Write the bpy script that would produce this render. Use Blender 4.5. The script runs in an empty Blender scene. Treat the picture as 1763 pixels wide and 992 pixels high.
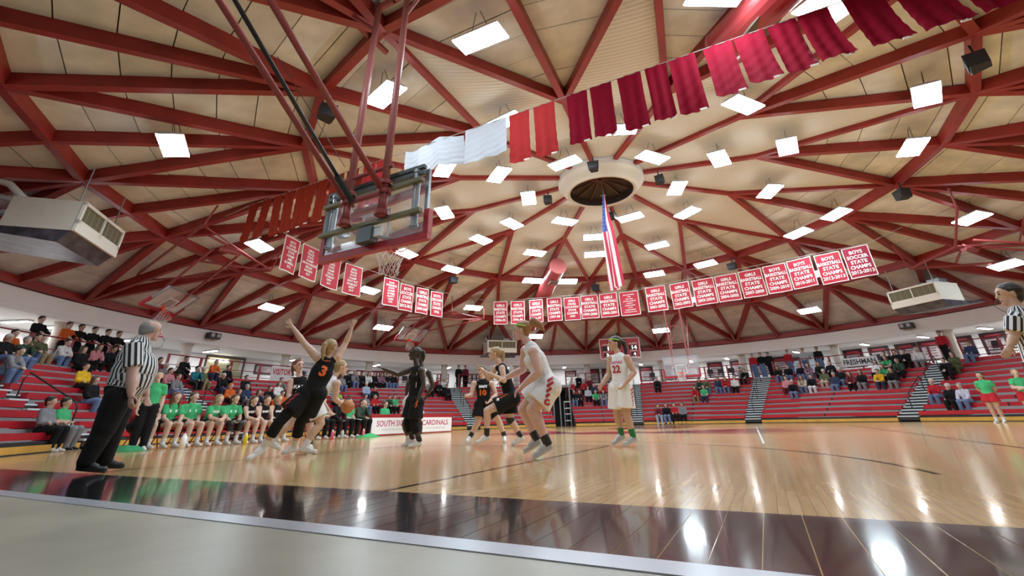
import bpy, bmesh, math, random
import numpy as np
from mathutils import Vector, Matrix
from mathutils.bvhtree import BVHTree

random.seed(7)
SC = bpy.context.scene
COL = SC.collection
rad = math.radians
# ------------------------------------------------------------------ camera, world, exposure
CAM_H = 0.4477
cam = bpy.data.cameras.new('camera')
cam.sensor_width = 36.0
cam.lens = 756.566 / 1763.0 * 36.0
cam.shift_y = (355.54 - 496.0) / 1763.0
cam.clip_start = 0.05
cam.clip_end = 300.0
camo = bpy.data.objects.new('camera', cam)
COL.objects.link(camo)
camo.matrix_world = (Matrix.Translation((0, 0, CAM_H)) @ Matrix.Rotation(0.22653, 4, 'Z')
                     @ Matrix.Rotation(math.pi / 2 + 0.45320, 4, 'X') @ Matrix.Rotation(-0.024, 4, 'Z'))
SC.camera = camo
w = bpy.data.worlds.new('world')
SC.world = w
w.use_nodes = True
w.node_tree.nodes['Background'].inputs[0].default_value = (0.8, 0.85, 1, 1)
w.node_tree.nodes['Background'].inputs[1].default_value = 0.3
SC.view_settings.view_transform = 'Standard'
SC.view_settings.look = 'None'
SC.view_settings.gamma = 1.0
SC.view_settings.use_curve_mapping = False
SC.view_settings.exposure = 0.72
SC.cycles.max_bounces = 5
SC.cycles.diffuse_bounces = 3
SC.cycles.glossy_bounces = 2
SC.cycles.transmission_bounces = 2
SC.cycles.transparent_max_bounces = 6
SC.cycles.caustics_reflective = False
SC.cycles.caustics_refractive = False
SC.cycles.use_adaptive_sampling = True
SC.cycles.adaptive_threshold = 0.03
LAMP = 26.0            # emission of the ceiling panels

# ------------------------------------------------------------------ helpers
TMP = bpy.data.scenes.new('tmp')
DC = 16.4              # the dome's centre stands at (0, DC)


def pol(r, az, z=0.0):
    a = rad(az)
    return Vector((r * math.sin(a), DC + r * math.cos(a), z))


AX = Vector((0.2425, 0.970, 0)).normalized()
LT = Vector((AX.y, -AX.x, 0))
B0 = Vector((-3.6, 3.93, 0))


def court(s, t, z=0.0):
    v = B0 + AX * s + LT * t
    return Vector((v.x, v.y, z))


MATS = {}


def mat(name, col, rough=0.6, metal=0.0, spec=0.5, noise=0.0, nscale=8.0, bump=0.0, bscale=40.0, emit=0.0,
        coat=0.0, alpha=None, trans=0.0):
    if name in MATS:
        return MATS[name]
    m = bpy.data.materials.new(name)
    m.use_nodes = True
    nt = m.node_tree
    b = nt.nodes['Principled BSDF']
    c = (col[0], col[1], col[2], 1)
    b.inputs['Base Color'].default_value = c
    b.inputs['Roughness'].default_value = rough
    b.inputs['Metallic'].default_value = metal
    b.inputs['Specular IOR Level'].default_value = spec
    if coat:
        b.inputs['Coat Weight'].default_value = coat
        b.inputs['Coat Roughness'].default_value = 0.06
    if trans:
        b.inputs['Transmission Weight'].default_value = trans
        b.inputs['IOR'].default_value = 1.1
    if alpha is not None:
        b.inputs['Alpha'].default_value = alpha
    if emit:
        b.inputs['Emission Color'].default_value = c
        b.inputs['Emission Strength'].default_value = emit
    if noise or bump:
        tc = nt.nodes.new('ShaderNodeTexCoord')
    if noise:
        n = nt.nodes.new('ShaderNodeTexNoise')
        n.inputs['Scale'].default_value = nscale
        n.inputs['Detail'].default_value = 5
        nt.links.new(tc.outputs['Object'], n.inputs['Vector'])
        r = nt.nodes.new('ShaderNodeMapRange')
        r.inputs[1].default_value = 0.3
        r.inputs[2].default_value = 0.7
        r.inputs[3].default_value = 1 - noise
        r.inputs[4].default_value = 1 + noise
        nt.links.new(n.outputs['Fac'], r.inputs[0])
        mx = nt.nodes.new('ShaderNodeVectorMath')
        mx.operation = 'SCALE'
        mx.inputs[0].default_value = col[:3]
        nt.links.new(r.outputs[0], mx.inputs['Scale'])
        nt.links.new(mx.outputs[0], b.inputs['Base Color'])
    if bump:
        n = nt.nodes.new('ShaderNodeTexNoise')
        n.inputs['Scale'].default_value = bscale
        nt.links.new(tc.outputs['Object'], n.inputs['Vector'])
        bp = nt.nodes.new('ShaderNodeBump')
        bp.inputs['Strength'].default_value = bump
        bp.inputs['Distance'].default_value = 0.02
        nt.links.new(n.outputs['Fac'], bp.inputs['Height'])
        nt.links.new(bp.outputs[0], b.inputs['Normal'])
    MATS[name] = m
    return m


def link(o, parent=None):
    COL.objects.link(o)
    if parent is not None:
        o.parent = parent
    return o


class MB:
    """collects plain shapes into one mesh"""

    def __init__(s):
        s.v = []
        s.f = []
        s.mi = []
        s.cur = 0

    def add(s, vs, fs):
        k = len(s.v)
        s.v += [tuple(v) for v in vs]
        for f in fs:
            s.f.append(tuple(i + k for i in f))
            s.mi.append(s.cur)
        return s

    def hexa(s, p):
        """8 corners: bottom ring 0-3, top ring 4-7"""
        return s.add(p, [(3, 2, 1, 0), (4, 5, 6, 7), (0, 1, 5, 4), (1, 2, 6, 5), (2, 3, 7, 6), (3, 0, 4, 7)])

    def box(s, c, d, m=None):
        c = Vector(c)
        x, y, z = d[0] / 2, d[1] / 2, d[2] / 2
        p = [Vector(q) for q in ((-x, -y, -z), (x, -y, -z), (x, y, -z), (-x, y, -z), (-x, -y, z), (x, -y, z), (x, y, z), (-x, y, z))]
        if m is not None:
            p = [m @ q for q in p]
        return s.hexa([q + c for q in p])

    def beam(s, a, b, wd, dp, up=Vector((0, 0, 1)), sink=0.0):
        """box from a to b whose bottom centre line is a-b"""
        a = Vector(a)
        b = Vector(b)
        d = (b - a).normalized()
        sd = d.cross(up)
        if sd.length < 1e-5:
            sd = Vector((1, 0, 0))
        sd.normalize()
        u = sd.cross(d)
        sd *= wd / 2
        lo = -u * sink
        hi = u * (dp - sink)
        return s.hexa([a - sd + lo, a + sd + lo, b + sd + lo, b - sd + lo, a - sd + hi, a + sd + hi, b + sd + hi, b - sd + hi])

    def tube(s, pts, r, n=8, r2=None, closed=False):
        pts = [Vector(p) for p in pts]
        rings = []
        m = len(pts)
        for i, p in enumerate(pts):
            if closed:
                d = pts[(i + 1) % m] - pts[i - 1]
            else:
                d = pts[min(i + 1, m - 1)] - pts[max(i - 1, 0)]
            d.normalize()
            a = Vector((0, 0, 1)) if abs(d.z) < 0.9 else Vector((1, 0, 0))
            x = d.cross(a).normalized()
            y = x.cross(d)
            rr = r if r2 is None else r + (r2 - r) * i / (m - 1)
            rings.append([p + (x * math.cos(2 * math.pi * k / n) + y * math.sin(2 * math.pi * k / n)) * rr for k in range(n)])
        vs = [v for q in rings for v in q]
        fs = []
        for i in range(m if closed else m - 1):
            j = (i + 1) % m
            for k in range(n):
                l = (k + 1) % n
                fs.append((i * n + k, i * n + l, j * n + l, j * n + k))
        if not closed:
            fs.append(tuple(range(n))[::-1])
            fs.append(tuple((m - 1) * n + k for k in range(n)))
        return s.add(vs, fs)

    def lathe(s, prof, n=32, c=(0, 0, 0), a0=0.0, a1=360.0):
        """profile of (r, z), turned about z"""
        full = abs(a1 - a0 - 360) < 1e-6
        m = n if full else n + 1
        vs = []
        for k in range(m):
            a = rad(a0 + (a1 - a0) * k / n)
            for r, z in prof:
                vs.append((c[0] + r * math.sin(a), c[1] + r * math.cos(a), c[2] + z))
        q = len(prof)
        fs = []
        for k in range(n):
            j = (k + 1) % m
            for i in range(q - 1):
                fs.append((k * q + i, j * q + i, j * q + i + 1, k * q + i + 1))
        return s.add(vs, fs)

    def mesh(s, name):
        me = bpy.data.meshes.new(name)
        me.from_pydata(s.v, [], s.f)
        me.update()
        return me

    def build(s, name, m, parent=None, loc=None, smooth=False, fix=True):
        me = s.mesh(name)
        ms = m if isinstance(m, (list, tuple)) else [m]
        for q in ms:
            me.materials.append(q)
        if len(ms) > 1:
            me.polygons.foreach_set('material_index', s.mi)
        if fix:
            bm = bmesh.new()
            bm.from_mesh(me)
            bmesh.ops.recalc_face_normals(bm, faces=bm.faces)
            bm.to_mesh(me)
            bm.free()
        if smooth:
            me.polygons.foreach_set('use_smooth', [True] * len(me.polygons))
        o = bpy.data.objects.new(name, me)
        if loc is not None:
            o.location = loc
        return link(o, parent)


def empty(name, loc, rz=0.0, label=None, cat=None, group=None, m=None):
    o = bpy.data.objects.new(name, None)
    o.empty_display_size = 0.2
    if m is not None:
        o.matrix_world = m
    else:
        o.location = loc
        o.rotation_euler = (0, 0, rz)
    link(o)
    return tag(o, label, cat, group)


def tag(o, label=None, cat=None, group=None, kind=None):
    if label:
        o['label'] = label
    if cat:
        o['category'] = cat
    if group:
        o['group'] = group
    if kind:
        o['kind'] = kind
    return o


def copy_tree(o, parent=None):
    c = o.copy()
    COL.objects.link(c)
    if parent is not None:
        c.parent = parent
    for ch in list(o.children):
        copy_tree(ch, c)
    return c


ORD = ['', 'first', 'second', 'third', 'fourth', 'fifth', 'sixth', 'seventh', 'eighth', 'ninth', 'tenth', 'eleventh', 'twelfth',
       'thirteenth', 'fourteenth', 'fifteenth', 'sixteenth', 'seventeenth', 'eighteenth', 'nineteenth', 'twentieth',
       'twenty-first', 'twenty-second', 'twenty-third', 'twenty-fourth', 'twenty-fifth', 'twenty-sixth', 'twenty-seventh']


def project(pt):
    """image position of a world point, as a fraction of the frame, with depth"""
    q = camo.matrix_world.inverted() @ Vector(pt)
    if q.z > -0.1:
        return None
    f = 756.566
    return (881.5 + f * q.x / -q.z, 355.54 - f * q.y / -q.z, -q.z)


# lettering: text curves turned into plain meshes
TXT = {}


def glyphs(text, bold=0.02, space=1.0):
    key = (text, bold, space)
    if key in TXT:
        return TXT[key]
    cu = bpy.data.curves.new('t', 'FONT')
    cu.body = text
    cu.align_x = 'CENTER'
    cu.offset = bold
    cu.space_character = space
    cu.resolution_u = 2
    o = bpy.data.objects.new('t', cu)
    me = bpy.data.meshes.new_from_object(o)
    v = np.zeros(len(me.vertices) * 3)
    me.vertices.foreach_get('co', v)
    v = v.reshape(-1, 3)[:, :2].copy()
    f = [tuple(q.vertices) for q in me.polygons]
    bpy.data.objects.remove(o)
    bpy.data.meshes.remove(me)
    if len(v):
        lo, hi = v.min(0), v.max(0)
        v = (v - (lo + hi) / 2) / (hi - lo)
        asp = (hi[0] - lo[0]) / (hi[1] - lo[1])
    else:
        asp = 1
    TXT[key] = (v, f, asp)
    return TXT[key]


def text_block(mb, lines, fn, bold=0.02):
    """lines: (text, x, y, width, height); fn maps (x, y) to a 3-D point"""
    for tx, x, y, wd, ht in lines:
        v, f, asp = glyphs(tx, bold)
        mb.add([fn(x + a * wd, y + b * ht) for a, b in v], f)
    return mb
# ------------------------------------------------------------------ materials
M_BEAM = mat('beam_red', (0.29, 0.024, 0.017), 0.45, noise=0.18, nscale=2.0)
M_PLANK = mat('roof_plank', (0.62,0.56,0.48), 0.9, noise=0.14, nscale=1.6, bump=0.25, bscale=25)
M_JOINT = mat('roof_joint', (0.25, 0.20, 0.15), 0.95)
M_WHITE = mat('white_paint', (0.78, 0.78, 0.80), 0.6, noise=0.03, nscale=1.0)
M_SOFFIT = mat('soffit_white', (0.9, 0.9, 0.91), 0.7)
M_SEAT = mat('bleacher_red', (0.47, 0.012, 0.025), 0.38, noise=0.08, nscale=3.0)
M_DECK = mat('deck_grey', (0.30, 0.29, 0.30), 0.7)
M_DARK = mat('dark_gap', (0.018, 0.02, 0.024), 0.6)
M_TREAD = mat('tread_grey', (0.62, 0.68, 0.70), 0.6)
M_KICK = mat('kick_yellow', (0.60, 0.34, 0.06), 0.45, noise=0.12, nscale=3.0)
M_RAIL = mat('rail_red', (0.28, 0.02, 0.03), 0.4)
M_BLACKM = mat('black_metal', (0.015, 0.015, 0.017), 0.4)
M_GREYM = mat('grey_metal', (0.33, 0.36, 0.39), 0.35, metal=0.6)
M_OFFW = mat('unit_cream', (0.66, 0.62, 0.54), 0.5, noise=0.04)
M_LINEB = mat('line_black', (0.012, 0.012, 0.014), 0.16, coat=0.5)
M_LINEW = mat('line_white', (0.75, 0.74, 0.72), 0.25)
M_MAROON = mat('paint_maroon', (0.20, 0.018, 0.03), 0.2, coat=0.5)
M_PIPE = mat('pipe_maroon', (0.30, 0.055, 0.055), 0.4)
M_PIPEL = mat('pipe_rose', (0.42, 0.14, 0.13), 0.4)
M_TEXT = mat('letter_white', (0.92, 0.90, 0.90), 0.6)
M_BAN = mat('banner_red', (0.52, 0.02, 0.045), 0.65, noise=0.06, nscale=2.0)
M_BAN2 = mat('banner_crimson', (0.36, 0.008, 0.04), 0.65, noise=0.06, nscale=2.0)
M_LIGHT = mat('lamp_panel', (0.78, 0.92, 1.0), 0.5, emit=LAMP)
M_SLIGHT = mat('corridor_lamp', (1, 0.99, 0.97), 0.5, emit=40.0)
M_LENS = mat('lamp_edge', (0.85, 0.87, 0.9), 0.4)
for _m in (M_LIGHT, M_SLIGHT):
    _m.cycles.emission_sampling = 'FRONT'

# kite shaped acoustic deck between the ribs: fine corrugation
m = mat('acoustic_deck', (0.69, 0.665, 0.615), 0.85)
nt = m.node_tree
tc = nt.nodes.new('ShaderNodeTexCoord')
wv = nt.nodes.new('ShaderNodeTexWave')
wv.wave_type = 'RINGS'
wv.rings_direction = 'Z'
wv.inputs['Scale'].default_value = 2.2
nt.links.new(tc.outputs['Object'], wv.inputs['Vector'])
bp = nt.nodes.new('ShaderNodeBump')
bp.inputs['Strength'].default_value = 0.35
bp.inputs['Distance'].default_value = 0.03
nt.links.new(wv.outputs['Fac'], bp.inputs['Height'])
nt.links.new(bp.outputs[0], nt.nodes['Principled BSDF'].inputs['Normal'])
M_ACOU = m

# maple strip floor, boards running along the court
m = bpy.data.materials.new('maple_floor')
m.use_nodes = True
nt = m.node_tree
b = nt.nodes['Principled BSDF']
tc = nt.nodes.new('ShaderNodeTexCoord')
mp = nt.nodes.new('ShaderNodeMapping')
mp.inputs['Rotation'].default_value = (0, 0, math.atan2(AX.x, AX.y))
nt.links.new(tc.outputs['Object'], mp.inputs['Vector'])
br = nt.nodes.new('ShaderNodeTexBrick')
br.inputs['Scale'].default_value = 1.0
br.inputs['Brick Width'].default_value = 1.6
br.inputs['Row Height'].default_value = 0.057
br.inputs['Mortar Size'].default_value = 0.0012
br.inputs['Mortar Smooth'].default_value = 0.3
br.inputs['Color1'].default_value = (0.74, 0.49, 0.235, 1)
br.inputs['Color2'].default_value = (0.65, 0.405, 0.17, 1)
br.inputs['Mortar'].default_value = (0.26, 0.13, 0.05, 1)
br.offset = 0.37
rot = nt.nodes.new('ShaderNodeMapping')
rot.inputs['Rotation'].default_value = (0, 0, math.pi / 2)
nt.links.new(mp.outputs[0], rot.inputs['Vector'])
nt.links.new(rot.outputs[0], br.inputs['Vector'])
ns = nt.nodes.new('ShaderNodeTexNoise')
ns.inputs['Scale'].default_value = 3.0
ns.inputs['Detail'].default_value = 6
st = nt.nodes.new('ShaderNodeMapping')
st.inputs['Scale'].default_value = (9, 0.6, 1)
nt.links.new(mp.outputs[0], st.inputs['Vector'])
nt.links.new(st.outputs[0], ns.inputs['Vector'])
mx = nt.nodes.new('ShaderNodeMixRGB')
mx.blend_type = 'MULTIPLY'
mx.inputs['Fac'].default_value = 0.55
rp = nt.nodes.new('ShaderNodeValToRGB')
rp.color_ramp.elements[0].position = 0.3
rp.color_ramp.elements[0].color = (0.66, 0.60, 0.52, 1)
rp.color_ramp.elements[1].position = 0.7
rp.color_ramp.elements[1].color = (1.1, 1.08, 1.05, 1)
nt.links.new(ns.outputs['Fac'], rp.inputs[0])
nt.links.new(br.outputs['Color'], mx.inputs[1])
nt.links.new(rp.outputs[0], mx.inputs[2])
nt.links.new(mx.outputs[0], b.inputs['Base Color'])
b.inputs['Roughness'].default_value = 0.17
b.inputs['Coat Weight'].default_value = 0.3
b.inputs['Coat Roughness'].default_value = 0.07
n2 = nt.nodes.new('ShaderNodeTexNoise')
n2.inputs['Scale'].default_value = 2.2
n2.inputs['Detail'].default_value = 3
nt.links.new(st.outputs[0], n2.inputs['Vector'])
bp = nt.nodes.new('ShaderNodeBump')
bp.inputs['Strength'].default_value = 0.06
bp.inputs['Distance'].default_value = 0.01
nt.links.new(n2.outputs['Fac'], bp.inputs['Height'])
nt.links.new(bp.outputs[0], b.inputs['Normal'])
nt.links.new(bp.outputs[0], b.inputs['Coat Normal'])
M_FLOOR = m
M_CONC = mat('sealed_concrete', (0.30, 0.28, 0.22), 0.35, noise=0.2, nscale=1.4, bump=0.05)
M_STRIP = mat('steel_strip', (0.42, 0.44, 0.50), 0.3, metal=0.4)

# ------------------------------------------------------------------ floor
def half_disc(R, s0, s1, z, thick):
    """part of the round floor between two lines across the court"""
    pts = []
    N = 120
    c = Vector((0, DC, 0))
    for k in range(N):
        a = 2 * math.pi * k / N
        pts.append(c + Vector((R * math.sin(a), R * math.cos(a), 0)))

    def clip(poly, sgn, sv):
        out = []
        for i, p in enumerate(poly):
            q = poly[(i + 1) % len(poly)]
            dp = ((p - B0).dot(AX) - sv) * sgn
            dq = ((q - B0).dot(AX) - sv) * sgn
            if dp >= 0:
                out.append(p)
            if dp * dq < 0:
                out.append(p.lerp(q, dp / (dp - dq)))
        return out
    pts = clip(pts, 1, s0)
    pts = clip(pts, -1, s1)
    n = len(pts)
    mb = MB()
    top = [(p.x, p.y, z) for p in pts]
    bot = [(p.x, p.y, z - thick) for p in pts]
    mb.add(top + bot, [tuple(range(n)), tuple(range(n, 2 * n))[::-1]] + [(i, i + n, (i + 1) % n + n, (i + 1) % n) for i in range(n)])
    return mb


floor = tag(half_disc(25.2, -1.02, 60, 0.0, 0.2).build('floor', M_FLOOR), kind='structure')
fc = tag(half_disc(25.2, -60, -1.17, 0.0, 0.2).build('floor', M_CONC), kind='structure')
tag(half_disc(25.2, -1.17, -1.02, 0.004, 0.2).build('trim_1', M_STRIP), kind='structure')


def paint(name, quad, m, z=0.0015):
    mb = MB()
    n = len(quad)
    top = [(q.x, q.y, z) for q in quad]
    mb.add(top, [tuple(range(n))])
    return mb.build(name, m, floor)


# black painted border boards beyond the baseline
rr = random.Random(3)
MB_BLK = [mat('border_black_%d' % i, c, 0.15, coat=0.6) for i, c in enumerate(((0.012, 0.012, 0.016), (0.016, 0.016, 0.021), (0.010, 0.010, 0.013)))]
t = -13.0
while t < 11.0:
    wd = 0.165
    g = 0.0022
    mb = MB()
    mb.hexa([court(-1.02, t + g, -0.01), court(-1.02, t + wd - g, -0.01), court(0, t + wd - g, -0.01), court(0, t + g, -0.01),
             court(-1.02, t + g, 0.002), court(-1.02, t + wd - g, 0.002), court(0, t + wd - g, 0.002), court(0, t + g, 0.002)])
    mb.build('border_board', MB_BLK[rr.randrange(3)], floor)
    t += wd
TC = -0.45           # the hoop's line on the court


def line(s0, t0, s1, t1, wd, m, z=0.0015):
    a, b_ = court(s0, t0), court(s1, t1)
    d = (b_ - a).normalized()
    n = Vector((-d.y, d.x, 0)) * wd / 2
    return paint('court_line', [a - n, b_ - n, b_ + n, a + n], m, z)


line(0, 1.83, 5.8, 1.83, 0.05, M_LINEB)
line(0, TC * 2 - 1.83, 5.8, TC * 2 - 1.83, 0.05, M_LINEB)
line(5.8, TC * 2 - 1.83, 5.8, 1.83, 0.05, M_LINEB)
line(12.8, -7.9, 12.8, 7.4, 0.05, M_LINEB)
for tt in (-8.1, 7.2):
    line(-0.0, tt, 25.6, tt, 0.05, M_LINEB)
line(25.6, -8.1, 25.6, 7.2, 0.3, M_LINEB)
line(6.5, 4.3, 18.5, 4.0, 0.038, M_LINEW)
line(6.5, -4.5, 6.5, 4.3, 0.03, M_LINEW)


def arc(sc, tcn, R, a0, a1, wd, m, n=40, z=0.0012, sx=1.0):
    mb = MB()
    vs = []
    for k in range(n + 1):
        a = rad(a0 + (a1 - a0) * k / n)
        for q in (R - wd / 2, R + wd / 2):
            vs.append(court(sc + q * sx * math.sin(a), tcn + q * math.cos(a), z))
    mb.add(vs, [(2 * k, 2 * k + 1, 2 * k + 3, 2 * k + 2) for k in range(n)])
    return mb.build('court_arc', m, floor)


arc(1.6, TC, 6.0, 5, 175, 0.05, M_LINEB)
arc(12.8, TC, 1.83, 0, 360, 0.05, M_LINEB)
arc(24.0, TC, 6.0, 185, 355, 0.05, M_LINEB)
paint('painted_lane', [court(19.8, TC - 1.83), court(25.45, TC - 1.83), court(25.45, TC + 1.83), court(19.8, TC + 1.83)], M_MAROON, 0.0008)
arc(19.8, TC, 0.92, 180, 360, 1.83, M_MAROON, z=0.0009)
# the big bird emblem at the centre of the court: wing feathers and body
for k in range(7):
    a = court(13.2 + k * 0.25, 0.6 + 0.15 * k)
    tip = court(11.0 + k * 1.05, 6.6 - abs(k - 3) * 0.5)
    mid = a.lerp(tip, 0.6)
    d = (tip - a).normalized()
    n = Vector((-d.y, d.x, 0)) * 0.33
    paint('emblem_feather', [a - n * 0.6, mid - n, tip, mid + n * 0.7, a + n * 0.6], M_MAROON, 0.001 + 0.0001 * k)
    tip = court(11.2 + k * 0.9, -5.8 + abs(k - 3) * 0.5)
    a = court(13.0 + k * 0.22, -1.4 - 0.15 * k)
    mid = a.lerp(tip, 0.6)
    d = (tip - a).normalized()
    n = Vector((-d.y, d.x, 0)) * 0.33
    paint('emblem_feather', [a - n * 0.6, mid - n, tip, mid + n * 0.7, a + n * 0.6], M_MAROON, 0.001 + 0.0001 * k)
arc(13.4, TC, 0.7, 0, 360, 1.39, M_MAROON, z=0.0019)

# ------------------------------------------------------------------ dome
RING = {0: (1.75, 9.26), 1: (5.79, 9.0), 2: (11.08, 8.16), 3: (16.9, 6.92), 4: (21.75, 5.20)}


def node(k, az):
    return pol(RING[k][0], az, RING[k][1])


def hoop_mid(k, az, half):
    r, z = RING[k]
    return pol(r * math.cos(rad(half)), az, z)


shell = MB()
shell.lathe([(1.75, 9.75), (5.79, 9.52), (11.08, 8.68), (16.9, 7.44), (21.9, 5.62)], 96, (0, DC, 0))
ceiling = tag(shell.build('ceiling', M_JOINT, fix=False), kind='structure')
BEAMS = []


def beam(a, b_, wd=0.20, dp=0.40):
    o = MB().beam(a, b_, wd, dp).build('roof_beam', M_BEAM, ceiling)
    return o


for j in range(12):
    az = -22.5 + 30 * j
    beam(node(0, az), node(1, az), 0.17, 0.30)
    beam(node(1, az), node(2, az), 0.19)
    beam(node(1, az), node(2, az - 15), 0.17, 0.30)
    beam(node(1, az), node(2, az + 15), 0.17, 0.30)
for j in range(24):
    az = -22.5 + 15 * j
    beam(node(2, az), node(2, az + 15))
    beam(node(2, az), hoop_mid(3, az, 7.5), 0.17)
    beam(node(2, az), node(3, az - 7.5))
    beam(node(2, az), node(3, az + 7.5))
    a3 = 15.0 * j
    beam(node(3, a3), node(3, a3 + 15))
    beam(node(3, a3), node(4, a3 - 7.5))
    beam(node(3, a3), node(4, a3 + 7.5))
    beam(node(3, a3), hoop_mid(4, a3, 7.5), 0.17)
    beam(hoop_mid(3, a3 + 7.5, 7.5), node(4, a3 + 7.5), 0.17)
    beam(node(4, a3 - 7.5), node(4, a3 + 7.5), 0.3, 0.3)

# roof planks: every panel between the beams is laid with boards across the slope
planks = []


def lay(tri, lift, pitch=0.88, phase=0.0):
    P = [Vector(q) for q in tri]
    cen = sum(P, Vector()) / 3
    d = Vector((cen.x, cen.y - DC, 0)).normalized()
    nrm = (P[1] - P[0]).cross(P[2] - P[0]).normalized()
    if nrm.z < 0:
        nrm = -nrm
    q = [p.x * d.x + (p.y - DC) * d.y for p in P]
    lo, hi = min(q), max(q)
    k0 = math.floor(lo / pitch)
    for k in range(k0, int(hi / pitch) + 1):
        a, b_ = max(lo, k * pitch) + 0.012, min(hi, (k + 1) * pitch) - 0.012
        if b_ - a < 0.05:
            continue
        poly = list(P)
        for sv, sg in ((a, 1), (b_, -1)):
            out = []
            for i, p in enumerate(poly):
                r_ = poly[(i + 1) % len(poly)]
                dp = ((p.x * d.x + (p.y - DC) * d.y) - sv) * sg
                dq = ((r_.x * d.x + (r_.y - DC) * d.y) - sv) * sg
                if dp >= 0:
                    out.append(p)
                if dp * dq < 0:
                    out.append(p.lerp(r_, dp / (dp - dq)))
            poly = out
            if len(poly) < 3:
                break
        if len(poly) < 3:
            continue
        off = lift + rr.uniform(-0.012, 0.012)
        bot = [p + nrm * off for p in poly]
        top = [p + nrm * (off + 0.07) for p in poly]
        pr = [project(p) for p in bot]
        area = 0.0
        if all(pr):
            for i in range(len(pr)):
                x0, y0 = pr[i][:2]
                x1, y1 = pr[(i + 1) % len(pr)][:2]
                area += x0 * y1 - x1 * y0
            cx = sum(e[0] for e in pr) / len(pr)
            cy = sum(e[1] for e in pr) / len(pr)
            if not (-60 < cx < 1820 and -60 < cy < 900):
                area = 0
        planks.append((abs(area), bot, top))


for j in range(12):
    az = -22.5 + 30 * j
    lay((node(1, az), node(2, az), node(2, az - 15)), 0.33)
    lay((node(1, az), node(2, az), node(2, az + 15)), 0.33)
for j in range(24):
    a2 = -22.5 + 15 * j
    lay((node(2, a2), node(2, a2 + 15), node(3, a2 + 7.5)), 0.33)
    for sg in (-1, 1):
        lay((node(2, a2), hoop_mid(3, a2, 7.5), node(3, a2 + sg * 7.5)), 0.33)
        a3 = 15.0 * j
        lay((node(3, a3), hoop_mid(4, a3, 7.5), node(4, a3 + sg * 7.5)), 0.33)
        lay((node(3, a3), hoop_mid(3, a3 + sg * 7.5, 7.5), node(4, a3 + sg * 7.5)), 0.33)
planks.sort(key=lambda e: -e[0])
MP = [mat('roof_plank_%d' % i, tuple(c * k for c in (0.71, 0.70, 0.66)), 0.9, noise=0.16, nscale=1.4, bump=0.25, bscale=25)
      for i, k in enumerate((0.93, 1.0, 1.07))]
rest = MB()
for i, (ar, bot, top) in enumerate(planks):
    n = len(bot)
    fs = [tuple(range(n)), tuple(range(n, 2 * n))[::-1]] + [(k, k + n, (k + 1) % n + n, (k + 1) % n) for k in range(n)]
    if i < 300 and ar > 0:
        MB().add(bot + top, fs).build('roof_plank', MP[rr.randrange(3)], ceiling)
    else:
        rest.cur = rr.randrange(3)
        rest.add(bot + top, fs)
tag(rest.build('roof_planking', MP, ceiling), kind='stuff')
# smooth acoustic kites round the hub
for j in range(12):
    a0 = -22.5 + 30 * j
    up = Vector((0, 0, 0.14))
    h0, h1 = node(0, a0) + up, node(0, a0 + 30) + up
    n0, n1 = node(1, a0) + up, node(1, a0 + 30) + up
    ap = node(2, a0 + 15) + up
    tk = Vector((0, 0, 0.06))
    mb = MB()
    for poly in ((h0, n0, n1, h1), (n0, ap, n1)):
        n = len(poly)
        mb.add(list(poly) + [p + tk for p in poly], [tuple(range(n)), tuple(range(n, 2 * n))[::-1]] + [(k, k + n, (k + 1) % n + n, (k + 1) % n) for k in range(n)])
    mb.build('acoustic_panel', M_ACOU, ceiling)

# hub: white tapered drum with a dark ribbed lantern inside
hub = tag(empty('dome_hub', (0, DC, 8.78)), 'white tapered ring drum at the centre of the dome, dark inside', 'hub')
mb = MB()
mb.lathe([(1.28, 0.0), (1.32, -0.04), (1.40, -0.04), (1.74, 0.36), (1.74, 0.58), (1.66, 0.58), (1.30, 0.02)], 64)
mb.build('drum', mat('drum_white', (0.72, 0.68, 0.62), 0.6), hub, smooth=False)
mb = MB()
mb.lathe([(1.31, 0.0), (1.30, 0.35), (0.05, 0.75)], 48)
mb.build('lantern_lining', mat('lantern_brown', (0.055, 0.035, 0.028), 0.7), hub)
for k in range(12):
    a = rad(30 * k + 7)
    MB().beam((1.26 * math.sin(a), 1.26 * math.cos(a), 0.26), (0.1 * math.sin(a), 0.1 * math.cos(a), 0.6), 0.05, 0.06).build('lantern_rib', mat('rib_brown', (0.13, 0.045, 0.035), 0.6), hub)

# ------------------------------------------------------------------ concourse shell
WR = 25.0
mb = MB()
mb.lathe([(21.62, 5.16), (21.62, 4.42), (21.95, 4.42), (21.95, 5.3)], 120, (0, DC, 0))
tag(mb.build('trim_2', M_SOFFIT, fix=False), kind='structure')
mb = MB()
mb.lathe([(21.6, 4.44), (WR, 4.44), (WR, 4.6), (21.6, 4.6)], 120, (0, DC, 0))
tag(mb.build('ceiling', M_SOFFIT, fix=False), kind='structure')
mb = MB()
mb.lathe([(WR, -0.2), (WR, 4.6), (WR + 0.2, 4.6), (WR + 0.2, -0.2), (WR, -0.2)], 120, (0, DC, 0))
tag(mb.build('wall_round', mat('wall_white', (0.86, 0.87, 0.9), 0.65, noise=0.02), fix=False), kind='structure')
mb = MB()
mb.lathe([(21.15, 2.68), (WR, 2.68), (WR, 2.5), (21.15, 2.5), (21.15, 2.68)], 120, (0, DC, 0), -15 + 3, 345 - 3.5)
tag(mb.build('floor', mat('concourse_floor', (0.35, 0.33, 0.31), 0.4), fix=False), kind='structure')
k = 0
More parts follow.
